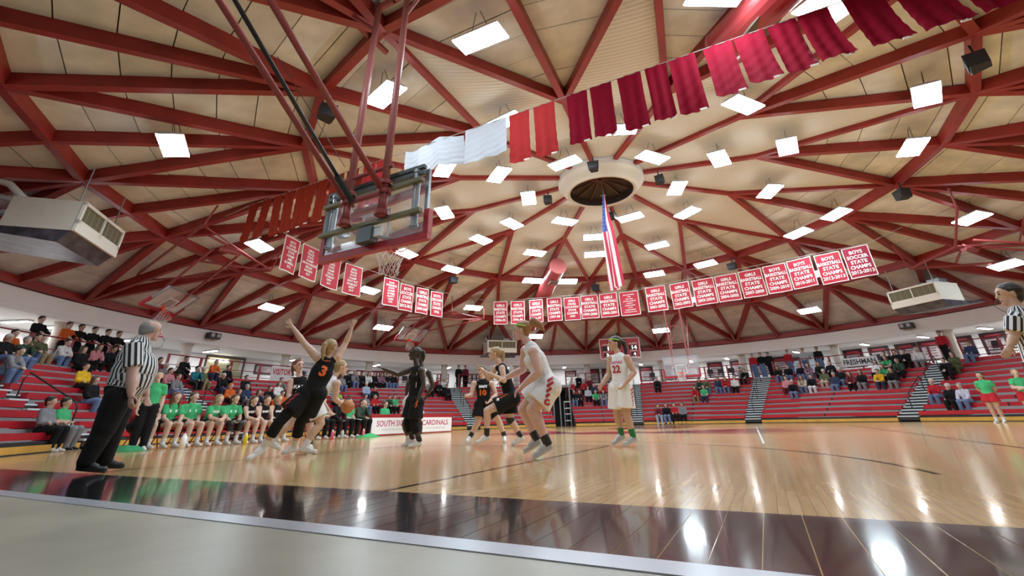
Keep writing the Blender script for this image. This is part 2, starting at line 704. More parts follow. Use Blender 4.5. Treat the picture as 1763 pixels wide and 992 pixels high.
for j in range(24):
    az = -7.5 + 15 * j
    k += 1
    o = MB().lathe([(0.0, 0), (0.28, 0), (0.28, 0.05), (0.235, 0.08), (0.235, 1.68), (0.28, 1.72), (0.28, 1.76), (0, 1.76)], 20).build(
        'trim_%d' % (k + 2), mat('pillar_white', (0.70, 0.66, 0.60), 0.6), loc=pol(22.3, az, 2.68))
    tag(o, kind='structure')
# ------------------------------------------------------------------ ceiling lights
def zdome(r):
    return 9.28 - 0.00875 * r * r


def make_light():
    t_ = empty('ceiling_light', (0, 0, 0))
    mb = MB()
    mb.hexa([(-0.56, -0.29, 0.0), (0.56, -0.29, 0.0), (0.56, 0.29, 0.0), (-0.56, 0.29, 0.0),
             (-0.50, -0.22, 0.10), (0.50, -0.22, 0.10), (0.50, 0.22, 0.10), (-0.50, 0.22, 0.10)])
    mb.build('housing', mat('lamp_housing', (0.6, 0.6, 0.58), 0.5), t_)
    mb = MB()
    mb.box((0, 0, -0.016), (1.10, 0.56, 0.032))
    mb.mi = [0, 1, 0, 0, 0, 0]
    mb.build('diffuser', [M_LIGHT, M_LENS], t_)
    mb = MB()
    for x in (-0.25, 0.25):
        mb.tube([(x, 0, 0.09), (x * 0.2, 0, 0.72)], 0.008, 5)
    mb.build('hanger', M_BLACKM, t_)
    return t_


light0 = make_light()
rings = [
    (3.0, [-157.5, -97.5, -37.5, 22.5, 82.5, 140.5], 'innermost'),
    (4.55, [-127.5, -67.5, -7.5, 52.5, 112.5, 170.0], 'second'),
    (6.6, [-157.5, -127.5, -95.5, -65.5, -35.5, -6.5, 21.8, 80.5, 110.5, 140.0], 'third'),
    (9.95, [-167.5, -149.6, -137, -107, -76.7, -57.8, -28.0, -15.4, 14.0, 30.6, 59.8, 71.9, 101.8, 119.5, 150.3, 164.3, 131.5, 43.5], 'fourth'),
    (14.05, [-130.4, -99.9, -69.3, -39.9, -10.0, 20.0, 50.0, 78.4, 108.5, 138.5, 168.5, -161.5], 'fifth'),
    (17.8, [-80.2, -56.3, -20.1, 9.5, 39.5, 69.2, -110.5, 99.5, 129.5, 159.5, -170.5, -140.5], 'outermost')]
first = True
for r, azs, nm in rings:
    if nm == 'fourth':
        azs = [a for a in azs if a not in (-137, -107, 131.5, 43.5)]
    azs = sorted(azs)
    for i, az in enumerate(azs):
        o = light0 if first else copy_tree(light0)
        first = False
        p = pol(r, az, zdome(r) - 0.47)
        o.location = p
        slope = math.atan(2 * 0.00875 * r)
        o.rotation_euler = (Matrix.Rotation(-rad(az), 3, 'Z') @ Matrix.Rotation(-slope, 3, 'X')).to_euler()
        q = project(p)
        side = 'behind the camera' if q is None or not (0 <= q[0] <= 1763 and 0 <= q[1] <= 992) else None
        where = '%s clockwise from behind the camera' % ORD[i + 1]
        tag(o, 'lit panel in the %s ring of dome lights, %s' % (nm, where), 'ceiling light', 'dome lights, %s ring' % nm)

# corridor lights under the concourse ceiling
cl0 = None
CLZ = 4.385
caz = [-103, -99.5, -96.5, -88, -77.5, -64.5, -50, -36, -24, -12.0, 3.5, 13, 19.5, 31, 41, 48.5, 55.5, 60.5, 66]
for i, az in enumerate(caz):
    if cl0 is None:
        t_ = empty('corridor_light', (0, 0, 0))
        MB().box((0, 0, 0.02), (1.20, 0.26, 0.04)).build('tray', M_WHITE, t_)
        mb = MB().box((0, 0, -0.012), (1.12, 0.20, 0.024))
        mb.mi = [0] + [1] * 5
        mb.build('diffuser', [M_SLIGHT, M_LENS], t_)
        cl0 = o = t_
    else:
        o = copy_tree(cl0)
    o.location = pol(23.4, az, CLZ)
    o.rotation_euler = (0, 0, -rad(az) + math.pi / 2)
    tag(o, 'slim white corridor light on the concourse ceiling, %s from the left' % ORD[i + 1], 'corridor light', 'corridor lights above the concourse')

# ------------------------------------------------------------------ bleachers
ROWS = 10
R0, DR, Z0, DZ = 15.7, 0.54, 0.43, 0.26
SECT = [(-136, -113, 'section at the far left edge, nearest the camera'), (-110.8, -89.2, 'section behind the grey-haired referee'), (-86.6, -63.4, 'section behind the team bench'),
        (-60.8, -38.6, "section behind the scorer's table"), (-35.4, -17.4, 'short section left of the tunnel'),
        (-12.6, 0.5, 'short section right of the tunnel, behind number 22'), (3.0, 24.4, 'section behind the far hoop'),
        (27.6, 50.8, 'wide section at right of the far hoop'), (54.0, 76.0, 'section at the right edge behind the cheerleaders')]


def slab(mb, a0, a1, r0, r1, z0, z1):
    p = [pol(r0, a0, z0), pol(r0, a1, z0), pol(r1, a1, z0), pol(r1, a0, z0), pol(r0, a0, z1), pol(r0, a1, z1), pol(r1, a1, z1), pol(r1, a0, z1)]
    return mb.hexa(p)


for a0, a1, desc in SECT:
    am = (a0 + a1) / 2
    root = empty('bleacher', pol(R0, am, 0), label='red and grey %d-row bleacher, %s' % (ROWS, desc), cat='bleacher', group='bleacher sections round the court')
    off = root.location.copy()

    def part(mb, name, m):
        mb.v = [tuple(Vector(v) - off) for v in mb.v]
        return mb.build(name, m, root)
    mid = (a0 + a1) / 2
    for i in range(ROWS):
        r = R0 + DR * i
        z = Z0 + DZ * i
        # two seat boards per row with a joint between them
        for b0_, b1_ in ((a0, mid - 0.12), (mid + 0.12, a1)):
            part(slab(MB(), b0_, b1_, r, r + 0.27, z - 0.165, z), 'seat_board', M_SEAT)
        part(slab(MB(), a0, a1, r + 0.20, r + 0.56, z - 0.19, z - 0.15), 'foot_deck', M_DECK)
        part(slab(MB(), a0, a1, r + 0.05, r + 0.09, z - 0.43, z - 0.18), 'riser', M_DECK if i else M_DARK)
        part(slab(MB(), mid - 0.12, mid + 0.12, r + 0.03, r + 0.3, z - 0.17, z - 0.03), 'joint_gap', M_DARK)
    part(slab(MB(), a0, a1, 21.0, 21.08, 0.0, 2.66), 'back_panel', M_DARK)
    part(slab(MB(), a0, a1, R0 - 0.06, R0 - 0.02, 0.03, 0.17), 'kick_board', M_KICK)
    part(slab(MB(), a0, a1, R0 - 0.08, R0 - 0.01, 0.0, 0.03), 'base_strip', M_DARK)
    for aa in (a0, a1):
        mb = MB()
        e = 0.12 if aa == a0 else -0.12
        vs = []
        for q in (aa, aa + e):
            vs += [pol(R0, q, 0), pol(21.0, q, 0), pol(21.0, q, 2.55), pol(R0 + 0.05, q, 0.20)]
        mb.add(vs, [(0, 1, 2, 3), (4, 5, 6, 7), (0, 1, 5, 4), (1, 2, 6, 5), (2, 3, 7, 6), (3, 0, 4, 7)])
        part(mb, 'side_panel', mat('side_grey', (0.07, 0.075, 0.08), 0.6))

AISLE = [(-113, -110.8, 'at the far left edge'), (-89.2, -86.6, 'left of the team bench'), (-63.4, -60.8, "left of the scorer's table"), (-38.6, -35.4, "right of the scorer's table"),
         (0.5, 3.0, 'left of the far hoop'), (24.4, 27.6, 'right of the far hoop'), (50.8, 54.0, 'left of the cheerleaders')]
for a0, a1, desc in AISLE:
    am = (a0 + a1) / 2
    root = empty('aisle_stairs', pol(R0, am, 0), label='grey bleacher aisle stairs with dark fronts %s' % desc, cat='stairs', group='bleacher aisles')
    off = root.location.copy()
    for i in range(ROWS):
        r = R0 + DR * i - 0.1
        z = 0.12 + DZ * i
        for q, (rr0, zz) in enumerate(((r, z), (r + 0.27, z + 0.13))):
            mb = slab(MB(), a0 + 0.05, a1 - 0.05, rr0, rr0 + 0.29, zz + 0.085, zz + 0.13)
            mb.v = [tuple(Vector(v) - off) for v in mb.v]
            mb.build('tread', M_TREAD, root)
            mb = slab(MB(), a0 + 0.05, a1 - 0.05, rr0 + 0.02, rr0 + 0.06, zz - 0.06, zz + 0.085)
            mb.v = [tuple(Vector(v) - off) for v in mb.v]
            mb.build('riser', M_DARK, root)
    # centre handrails
    for i0 in (1, 5):
        mb = MB()
        rA, rB = R0 + DR * i0, R0 + DR * (i0 + 3)
        zA, zB = 0.15 + DZ * i0, 0.15 + DZ * (i0 + 3)
        pts = [pol(rA, am, zA), pol(rA, am, zA + 0.62), pol(rA + 0.1, am, zA + 0.78), pol(rB - 0.1, am, zB + 0.78), pol(rB, am, zB + 0.62), pol(rB, am, zB)]
        mb.tube([q - off for q in pts], 0.022, 6)
        mb.build('handrail', M_BLACKM, root)

# tunnel under the stands between the two short sections
tr = empty('tunnel_gate', pol(R0 + 0.6, -15, 0), label='dark tunnel mouth with a grey metal frame between two bleachers', cat='tunnel')
off = tr.location.copy()


def tpart(mb, name, m):
    mb.v = [tuple(Vector(v) - off) for v in mb.v]
    return mb.build(name, m, tr)


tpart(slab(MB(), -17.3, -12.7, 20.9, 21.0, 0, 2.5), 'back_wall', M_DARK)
tpart(slab(MB(), -17.35, -12.65, 17.0, 21.0, 2.45, 2.6), 'lintel', mat('lintel_grey', (0.22, 0.22, 0.24), 0.6))
for aa in (-16.9, -15.4, -13.1):
    tpart(MB().tube([pol(17.0, aa, 0), pol(17.0, aa, 2.45)], 0.05, 8), 'post', M_GREYM)
for z in (0.35, 0.75, 1.1, 1.5):
    tpart(MB().tube([pol(16.7, -14.6, z), pol(16.7, -13.2, z)], 0.035, 6), 'cart_bar', M_GREYM)
for aa in (-14.6, -13.2):
    tpart(MB().tube([pol(16.7, aa, 0.02), pol(16.7, aa, 1.55)], 0.035, 6), 'cart_post', M_GREYM)
tpart(slab(MB(), -16.6, -15.6, 20.4, 20.8, 0.0, 1.9), 'inner_door', mat('door_dark_red', (0.10, 0.008, 0.01), 0.5))

# ------------------------------------------------------------------ concourse railings
k = 0
for a0, a1, desc in SECT:
    root = empty('railing', pol(21.35, (a0 + a1) / 2, 2.68), label='dark red guard rail above the %s' % desc, cat='railing', group='concourse railings')
    off = root.location.copy()
    n = max(2, int((a1 - a0) / 4.2))
    for i in range(n + 1):
        a = a0 + 0.3 + (a1 - a0 - 0.6) * i / n
        mb = MB().box(pol(21.35, a, 3.2) - off, (0.09, 0.09, 1.04), Matrix.Rotation(-rad(a), 3, 'Z'))
        mb.build('post', M_RAIL, root)
    for z in (2.95, 3.25, 3.70):
        pts = [pol(21.35, a0 + 0.3 + (a1 - a0 - 0.6) * i / 8, z) - off for i in range(9)]
        MB().tube(pts, 0.028 if z > 3.5 else 0.018, 6).build('rail', M_RAIL, root)

# ------------------------------------------------------------------ things on the round wall
def wall_frame(az, z, r=WR - 0.02):
    """matrix: x to the viewer's right along the wall, y up, z towards the court"""
    a = rad(az)
    out = Vector((math.sin(a), math.cos(a), 0))
    x = Vector((math.cos(a), -math.sin(a), 0))
    m = Matrix((( x.x, 0, -out.x, 0), (x.y, 0, -out.y, 0), (0, 1, 0, 0), (0, 0, 0, 1)))
    m.translation = pol(r, az, z)
    return m


M_PDARK = mat('poster_dark', (0.045, 0.012, 0.02), 0.5, noise=0.5, nscale=3)
M_PLIGHT = mat('poster_grey', (0.36, 0.30, 0.32), 0.5, noise=0.35, nscale=5)
M_PRED = mat('poster_red', (0.35, 0.02, 0.04), 0.5)
paz = [(-6.1, 0), (-3.0, 0), (4.2, 0), (8.3, 0), (12.5, 0), (16.7, 0), (20.6, 0), (24.6, 0), (27.4, 0), (38.0, 0), (41.4, 0), (44.8, 0), (47.5, 0), (51.0, 0), (54.4, 0), (58, 0), (62, 0), (-10.5, 1)]
n = 0
for az, kd in paz:
    if kd == 2:
        continue
    n += 1
    wd, ht = (1.15, 1.15) if kd == 0 else (1.0, 0.5)
    m = wall_frame(az, 3.75 if kd == 0 else 4.0)
    root = empty('poster', (0, 0, 0), m=m, label='maroon poster on the concourse wall, %s from the left of the far side' % ORD[n], cat='poster', group='posters on the far concourse wall')
    MB().box((0, 0, 0.012), (wd, ht, 0.024)).build('board', M_PDARK, root)
    MB().box((0.0, -0.12 * ht, 0.027), (wd * 0.72, ht * 0.62, 0.006)).build('picture', M_PLIGHT, root)
    MB().box((0.0, 0.33 * ht, 0.027), (wd * 0.6, ht * 0.12, 0.006)).build('title_bar', M_PRED, root)
    for q in range(4):
        MB().box((0, (0.1 - 0.13 * q) * ht, 0.031), (wd * (0.5 - 0.06 * (q % 2)), ht * 0.035, 0.004)).build('text_bar', M_PDARK, root)
# team photo boards on the left wall
for i, (az, z, wd, ht, lab) in enumerate(((-88.5, 3.72, 2.6, 0.75, 'wide dark photo board on the wall behind the grey-haired referee'),
                                          (-48.5, 3.75, 3.2, 0.8, 'wide photo board with rows of portraits on the wall above the team bench'),
                                          (-36.0, 3.70, 1.0, 0.7, 'dark framed board on the wall just left of the tall aisle'),
                                          (-29.0, 3.7, 2.6, 0.75, 'wide photo board on the wall behind the players at centre'),
                                          (-102.0, 3.8, 2.4, 0.8, 'wide dark photo board on the wall at the far left'))):
    root = empty('photo_board', (0, 0, 0), m=wall_frame(az, z, WR - 0.08), label=lab, cat='photo board')
    MB().box((0, 0, 0.015), (wd, ht, 0.03)).build('board', M_PDARK, root)
    nn = int(wd / 0.34)
    for q in range(nn):
        for e in (-1, 1):
            MB().box((-wd / 2 + (q + 0.5) * wd / nn, e * ht * 0.22, 0.034), (wd / nn * 0.7, ht * 0.34, 0.008)).build('portrait', mat('portrait_grey', (0.45, 0.38, 0.4), 0.5, noise=0.4, nscale=9), root)
# blue poster, notice, door opening to the lit hall
root = empty('blue_poster', (0, 0, 0), m=wall_frame(-78.3, 3.72), label='small white poster with a blue picture beside the lit doorway', cat='poster')
MB().box((0, 0, 0.01), (0.8, 0.5, 0.02)).build('sheet', M_WHITE, root)
MB().box((0, 0, 0.024), (0.55, 0.32, 0.008)).build('picture', mat('poster_blue', (0.05, 0.15, 0.5), 0.5, noise=0.4, nscale=6), root)
root = empty('notice_sign', (0, 0, 0), m=wall_frame(-61.0, 3.72), label='small grey notice on the concourse wall near a white pillar', cat='sign')
MB().box((0, 0, 0.01), (0.45, 0.4, 0.02)).build('sheet', mat('notice_grey', (0.45, 0.5, 0.58), 0.5), root)
MB().box((0, 0.03, 0.023), (0.3, 0.2, 0.006)).build('print', mat('notice_dark', (0.12, 0.14, 0.2), 0.5), root)
root = empty('team_photo', (0, 0, 0), m=wall_frame(-67.3, 3.8), label='dark framed team photo right of the lit doorway', cat='poster')
MB().box((0, 0, 0.01), (1.2, 0.6, 0.02)).build('frame', M_PDARK, root)
MB().box((0, 0, 0.024), (1.0, 0.42, 0.008)).build('picture', M_PLIGHT, root)


def doorway(name, az, wd, ht, mi, lab_m):
    m = wall_frame(az, 2.68 + ht / 2, WR - 0.015)
    root = empty(name, (0, 0, 0), m=m)
    root['kind'] = 'structure'
    for x in (-wd / 2, wd / 2):
        MB().box((x, 0, 0.03), (0.09, ht, 0.1)).build('jamb', lab_m, root)
    MB().box((0, ht / 2, 0.03), (wd + 0.09, 0.09, 0.1)).build('head', lab_m, root)
    MB().box((0, 0, 0.0), (wd, ht, 0.02)).build('hall_beyond', mi, root)
    return root


dw = doorway('door_1', -73.0, 2.3, 1.66, mat('hall_yellow', (0.62, 0.60, 0.40), 0.6, noise=0.1, nscale=1), mat('jamb_brown', (0.10, 0.06, 0.045), 0.5))
MB().box((-0.4, 0.62, 0.05), (1.1, 0.14, 0.04)).build('hall_lamp', mat('hall_lamp', (1, 0.98, 0.85), 0.5, emit=4.0), dw)
MB().box((0.35, -0.32, 0.05), (0.3, 0.16, 0.03)).build('yellow_notice', mat('notice_yellow', (0.8, 0.7, 0.03), 0.5), dw)
MB().box((0.1, -0.2, 0.03), (1.9, 0.5, 0.02)).build('inner_wall', mat('hall_dim', (0.33, 0.32, 0.2), 0.6), dw)
dw = doorway('door_2', 30.6, 1.7, 1.55, mat('door_steel', (0.26, 0.32, 0.38), 0.4), mat('jamb_grey', (0.2, 0.24, 0.28), 0.5))
MB().box((0, 0.62, 0.03), (1.3, 0.25, 0.03)).build('transom', M_BLACKM, dw)
dw = doorway('door_3', 10.2, 0.9, 1.5, mat('door_glass_pale', (0.55, 0.6, 0.66), 0.3), mat('jamb_white', (0.6, 0.62, 0.66), 0.5))
MB().box((0, 0, 0.03), (0.04, 1.4, 0.03)).build('mullion', M_WHITE, dw)
MB().box((0, 0.2, 0.03), (0.8, 0.04, 0.03)).build('mullion', M_WHITE, dw)
dw = doorway('door_4', -19.5, 1.1, 1.6, mat('door_crimson', (0.25, 0.012, 0.03), 0.5), mat('jamb_white', (0.6, 0.62, 0.66), 0.5))


def cloth_sign(name, az, z, wd, ht, lines, lab, r, tm):
    root = empty(name, (0, 0, 0), m=wall_frame(az, z, r), label=lab, cat='sign')
    MB().box((0, 0, 0), (wd, ht, 0.02)).build('sheet', M_WHITE, root)
    mb = text_block(MB(), lines, lambda x, y: Vector((x, y, 0.014)), 0.03)
    mb.build('lettering', tm, root, fix=False)


cloth_sign('visitor_sign', -69.2, 3.25, 1.3, 0.8, [('VISITOR', 0, 0.1, 1.15, 0.34)], 'white cloth sign with red lettering hung on the concourse rail', 21.27, mat('letter_red', (0.5, 0.02, 0.03), 0.5))
cloth_sign('class_sign', 41.2, 3.22, 1.9, 0.5, [('FRESHMAN', 0, 0.0, 1.7, 0.3)], 'white cloth sign with black block letters on the concourse rail', 21.27, mat('letter_black', (0.02, 0.02, 0.025), 0.5))

# black stacking chairs behind the concourse rail
def make_chair():
    t_ = empty('stacking_chair', (0, 0, 0))
    mb = MB()
    mb.box((0, 0, 0.45), (0.44, 0.42, 0.04))
    mb.build('seat', mat('chair_black', (0.02, 0.022, 0.025), 0.5), t_)
    mb = MB()
    mb.hexa([(-0.22, 0.18, 0.55), (0.22, 0.18, 0.55), (0.22, 0.22, 0.55), (-0.22, 0.22, 0.55), (-0.20, 0.24, 0.90), (0.20, 0.24, 0.90), (0.20, 0.28, 0.90), (-0.20, 0.28, 0.90)])
    mb.build('backrest', mat('chair_black', (0.02, 0.022, 0.025), 0.5), t_)
    for x in (-0.2, 0.2):
        MB().tube([(x, -0.17, 0.45), (x, -0.20, 0)], 0.013, 6).build('leg', M_GREYM, t_)
        MB().tube([(x, 0.26, 0.88), (x, 0.17, 0.45), (x, 0.22, 0)], 0.013, 6).build('leg', M_GREYM, t_)
    return t_


ch0 = make_chair()
chz = [-66.5, -64.6, -62.4, -60.3, -58.2, -56.0, -45.5, -43.5, 5.5, 8.5, 16.5, 18.4, 20.3, 22.2, 39.0, 41.0, 43.0, 57.3, 59.5, 61.7]
for i, az in enumerate(chz):
    o = ch0 if i == 0 else copy_tree(ch0)
    o.location = pol(21.9, az, 2.68)
    o.rotation_euler = (0, 0, -rad(az))
    tag(o, 'empty black stacking chair behind the concourse rail, %s from the left' % ORD[i + 1], 'chair', 'chairs behind the concourse rail')
# ------------------------------------------------------------------ championship banners
BAN = [(-11.87, 13.10, -11.82, 13.90, 'BOYS/CROSS/COUNTRY/STATE/CHAMP/ABEL/ROMERO/2016'), (-11.83, 14.05, -11.71, 14.98, 'GIRLS/TRACK/STATE/CHAMP/100 M HURDLES/REGAN/HANSEN/2019'),
       (-11.71, 15.31, -11.61, 16.36, 'GIRLS/TRACK/STATE/CHAMP/DISCUS/NYABUAY/DIEW/2019'), (-11.55, 16.62, -11.30, 17.62, 'GIRLS/TRACK/STATE/CHAMP/SHOT PUT/NYABUAY/DIEW/2019'),
       (-11.00, 19.14, -10.64, 19.99, 'BOYS/SWIMMING/STATE/CHAMP/50 FREE/SCOTT/CAIN/1996'), (-10.70, 20.35, -10.35, 21.18, 'BOYS/SOCCER/STATE/CHAMPS/2012-2013'),
       (-10.25, 21.30, -9.85, 22.00, 'GIRLS/BASKETBALL/STATE/CHAMPS/2008-2009'), (-9.85, 22.26, -9.38, 22.90, 'BOYS/CROSS COUNTRY/STATE/CHAMPS/1996'),
       (-7.24, 25.79, -6.42, 25.91, 'GIRLS/BASKETBALL/STATE/CHAMPS/1994-95'), (-6.22, 25.98, -5.38, 26.11, 'GIRLS/BASKETBALL/STATE/CHAMPS/1995-96'),
       (-5.08, 26.06, -4.25, 26.04, 'GIRLS/BASKETBALL/STATE/CHAMPS/1996-97'), (-3.99, 25.97, -3.11, 25.98, 'GIRLS/BASKETBALL/STATE/CHAMPS/1997-98'),
       (-3.00, 26.16, -2.06, 26.18, 'GIRLS/CROSS/COUNTRY/STATE/CHAMPS/1999'), (-1.98, 26.07, -0.98, 25.97, 'GIRLS/BASKETBALL/STATE/CHAMPS/1999-2000'),
       (-0.88, 26.01, 0.13, 25.79, 'GIRLS/BASKETBALL/STATE/CHAMPS/2000-2001'), (0.25, 25.97, 1.33, 25.79, 'GIRLS BASKETBALL/TEAM/ELITE TEAM/ACCOMPLISHMENTS/6 DISTRICT/CHAMPIONSHIPS/6 STATE/CHAMPIONSHIPS/109 STRAIGHT WINS'),
       (1.71, 25.40, 2.76, 25.12, 'GIRLS/BASKETBALL/STATE/CHAMPS/2001-2002'), (3.00, 25.08, 3.96, 24.68, 'GIRLS/BASKETBALL/STATE/CHAMPS/2002-2003'),
       (4.12, 24.73, 5.13, 24.27, 'GIRLS/BASKETBALL/STATE/CHAMPS/2003-2004'), (5.20, 24.29, 6.19, 23.86, 'GIRLS/BASKETBALL/STATE/CHAMPS/2004-2005'),
       (6.26, 23.78, 7.20, 23.28, 'GIRLS/BASKETBALL/STATE/CHAMPS/2007-2008'), (7.26, 23.21, 8.15, 22.74, 'BOYS/BASKETBALL/STATE/CHAMPS/2009-2010'),
       (8.18, 22.66, 9.02, 22.05, 'BOYS/BASKETBALL/STATE/CHAMPS/2010-2011'), (9.18, 22.10, 10.06, 21.64, 'BOYS/BASKETBALL/STATE/CHAMPS/2012-2013'),
       (10.08, 21.49, 10.92, 21.02, 'BOYS/SOCCER/STATE/CHAMPS/2012-2013')]
for i, (x0, y0, x1, y1, tx) in enumerate(BAN):
    a, b_ = Vector((x0, y0, 0)), Vector((x1, y1, 0))
    c = (a + b_) / 2
    wd = (b_ - a).length
    xd = (b_ - a).normalized()
    nz = Vector((xd.y, -xd.x, 0))          # towards the court's near end
    if nz.dot(Vector((0, 0, 0)) - c) < 0:
        nz = -nz
    zt, ht = 7.0, 1.36
    big = tx.split('/')
    root = empty('championship_banner', (c.x, c.y, zt), label='red banner with white lettering "%s", %s from the left' % (' '.join(big[:2] + big[-1:]) if len(big) < 9 else 'accomplishments', ORD[i + 1]), cat='banner', group='championship banners')
    crim = M_BAN2 if tx.endswith('SOCCER/STATE/CHAMPS/2012-2013') and i > 20 else M_BAN
    sway = 0.03 * math.sin(i * 2.1)

    def bp_(u, v, d):
        bow = 0.035 * math.sin((u / wd + 0.5) * math.pi * 1.5 + i) * (0.3 - v / ht)
        return xd * u + nz * (d + bow - sway * v) + Vector((0, 0, v))
    N = 6
    for nm, ex, d0, mm in (('edge_binding', 0.0, 0.0, M_TEXT), ('cloth', 0.035, 0.004, crim)):
        mb = MB()
        vs = []
        for s_ in (d0, -d0 - 0.003):
            for q in range(N + 1):
                for e in range(N + 1):
                    vs.append(bp_((q / N - 0.5) * (wd - 2 * ex), -ex - (ht - 2 * ex) * e / N, s_))
        K = (N + 1) ** 2
        fs = []
        for q in range(N):
            for e in range(N):
                k0 = q * (N + 1) + e
                fs.append((k0, k0 + 1, k0 + N + 2, k0 + N + 1))
                fs.append((K + k0, K + k0 + N + 1, K + k0 + N + 2, K + k0 + 1))
        mb.add(vs, fs)
        mb.build(nm, mm, root, fix=False)
    n = len(big)
    lines = []
    lh = (ht - 0.26) / n
    for q, ln in enumerate(big):
        asp = glyphs(ln, 0.03)[2]
        hh = lh * (0.72 if n < 9 else 0.5)
        ww = min(wd * 0.86, asp * hh * 0.95)
        if ln == 'BASKETBALL':
            ww = wd * 0.9
        if n == 5 and ln in ('STATE', 'CHAMPS'):
            ww = wd * (0.62 if ln == 'STATE' else 0.76)
        lines.append((ln, 0, -0.13 - lh * (q + 0.5), ww, hh))
    text_block(MB(), lines, lambda x, y: bp_(x, y, 0.018), 0.03).build('lettering', M_TEXT, root, fix=False)


def cable(name, pts, lab, r=0.012):
    c = Vector(pts[0])
    o = MB().tube([Vector(p) - c for p in pts], r, 5).build(name, mat('cable_grey', (0.35, 0.33, 0.3), 0.5), loc=c)
    return tag(o, lab, 'cable')


cable('banner_cable', [(-12.0, 11.2, 7.35), (-11.87, 13.0, 7.02), (-11.3, 17.7, 7.02), (-9.3, 23.0, 7.02), (-8.6, 24.6, 7.3)], 'thin cable carrying the left group of red lettered banners')
cable('banner_cable', [(-8.2, 25.6, 7.2), (-7.2, 25.8, 7.02), (1.4, 25.8, 7.02), (1.9, 25.9, 7.15)], 'thin cable carrying the centre group of red lettered banners')
cable('banner_cable', [(1.2, 25.9, 7.15), (1.7, 25.4, 7.02), (10.95, 21.0, 7.02), (12.1, 20.4, 7.4)], 'thin cable carrying the right group of red lettered banners')

# ------------------------------------------------------------------ plain flags on the near cable
FS, FZ = 5.12, 7.42
M_F = [mat('flag_red_%d' % i, c, 0.8, spec=0.1, noise=0.06, nscale=2) for i, c in enumerate(((0.34, 0.035, 0.016), (0.46, 0.035, 0.035), (0.24, 0.004, 0.02), (0.56, 0.57, 0.62)))]
FL = [(-9.93, -9.42, 0), (-9.23, -8.75, 0), (-8.67, -8.19, 0), (-8.14, -7.6, 0), (-7.5, -7.04, 0), (-6.99, -6.62, 0), (-6.55, -6.07, 0), (-5.98, -5.42, 0), (-5.31, -4.8, 0),
      (-4.61, -4.14, 1), (-4.09, -3.55, 1), (-3.01, -1.07, 3), (-1.0, 0.25, 3), (0.32, 0.88, 1), (1.0, 1.56, 1), (1.87, 2.38, 2), (2.45, 2.97, 2), (3.11, 3.64, 2), (3.73, 4.19, 2), (4.24, 4.79, 2), (4.95, 5.51, 2),
      (5.54, 6.10, 2), (6.16, 6.66, 2), (6.68, 7.19, 2), (7.42, 8.0, 2), (8.12, 8.75, 2), (8.85, 9.5, 2)]
for i, (t0, t1, kd) in enumerate(FL):
    wd = t1 - t0
    ht = 1.42 if kd != 3 else (1.05 if wd < 1.5 else 0.85)
    c = court(FS, (t0 + t1) / 2, FZ)
    rf = random.Random(i * 7 + 1)
    mb = MB()
    NX, NY = 10, 22
    vs = []
    ph = rf.uniform(0, 6)
    tilt = rf.uniform(-0.04, 0.04) + (0.14 if t0 > 4.5 else 0.0)
    for s_ in (0.0, 0.004):
        for q in range(NX + 1):
            for e in range(NY + 1):
                u, v = q / NX - 0.5, e / NY
                amp = 0.012 + 0.02 * v
                d = amp * math.sin(u * 14 + ph) + 0.011 * math.sin(v * 34 + u * 9 + ph) * (0.3 + v) + tilt * v * v * 2 + s_
                dz = 0.0
                if kd == 3 and wd > 1.5:
                    d += 0.06 * math.sin(u * 22) * (0.4 + v)
                    dz = 0.10 * math.sin(u * 8 + 1) * (1 - v * 0.2)
                elif kd == 2 and i > 22:
                    dz = 0.05 * math.cos(u * 4) * v
                nar = 1 - (0.05 * math.sin(v * 3.1) if kd != 3 else 0)
                vs.append(LT * (u * wd * nar) - AX * d + Vector((0, 0, -v * ht + dz - (0.04 * math.sin(u * 3.14 + 1.5) * v if kd != 3 else 0))))
    K = (NX + 1) * (NY + 1)
    fs = []
    for q in range(NX):
        for e in range(NY):
            k0 = q * (NY + 1) + e
            fs.append((k0, k0 + 1, k0 + NY + 2, k0 + NY + 1))
            fs.append((K + k0, K + k0 + NY + 1, K + k0 + NY + 2, K + k0 + 1))
    mb.add(vs, fs)
    root = empty('plain_flag', c, label='%s, %s from the left' % ({0: 'plain brick red flag on the near cable', 1: 'plain bright red flag on the near cable', 2: 'plain crimson flag on the near cable', 3: 'white cloth on the near cable'}[kd], ORD[i + 1]), cat='flag', group='plain flags on the near cable')
    mb.build('cloth', M_F[kd], root, smooth=True, fix=False)
    if kd != 3:
        e = LT * (wd * 0.28)
        k0 = NX * 8 // 10 * (NY + 1) + NY
        pz = Vector(vs[k0])
        MB().box(pz + Vector((0, 0, -0.005)), (0.13, 0.02, 0.035), Matrix.Rotation(math.atan2(LT.y, LT.x), 3, 'Z')).build('weight_tab', M_TEXT, root)
cable('flag_cable', [court(FS, -11.3, 7.30), court(FS, -9.9, FZ), court(FS, 9.6, FZ), court(FS, 13, 7.6)], 'long thin cable carrying the plain red flags', 0.012)

# ------------------------------------------------------------------ national flag hung from the hub
root = empty('hanging_flag', (0.05, DC - 0.15, 8.55), label='tall striped flag with starred blue field hanging from the dome hub', cat='flag')
M_STR = [mat('flag_stripe_red', (0.55, 0.02, 0.06), 0.6), mat('flag_stripe_white', (0.8, 0.78, 0.8), 0.6), mat('flag_blue', (0.05, 0.10, 0.42), 0.6)]
fd = Vector((0.36, -0.93, 0)).normalized()
fn = Vector((fd.y, -fd.x, 0))


def fp(u, v, d=0.0):
    fold = 0.5 + 0.1 * math.sin(v * 5)
    return fd * ((u - 0.35) * 0.80 * (0.28 + 0.72 * min(1, v * 2.2)) + 0.10 * v) + fn * (0.16 * math.sin(u * 9 + v * 1.5) * min(1, v * 3) + d) + Vector((0, 0, -v * 3.9))


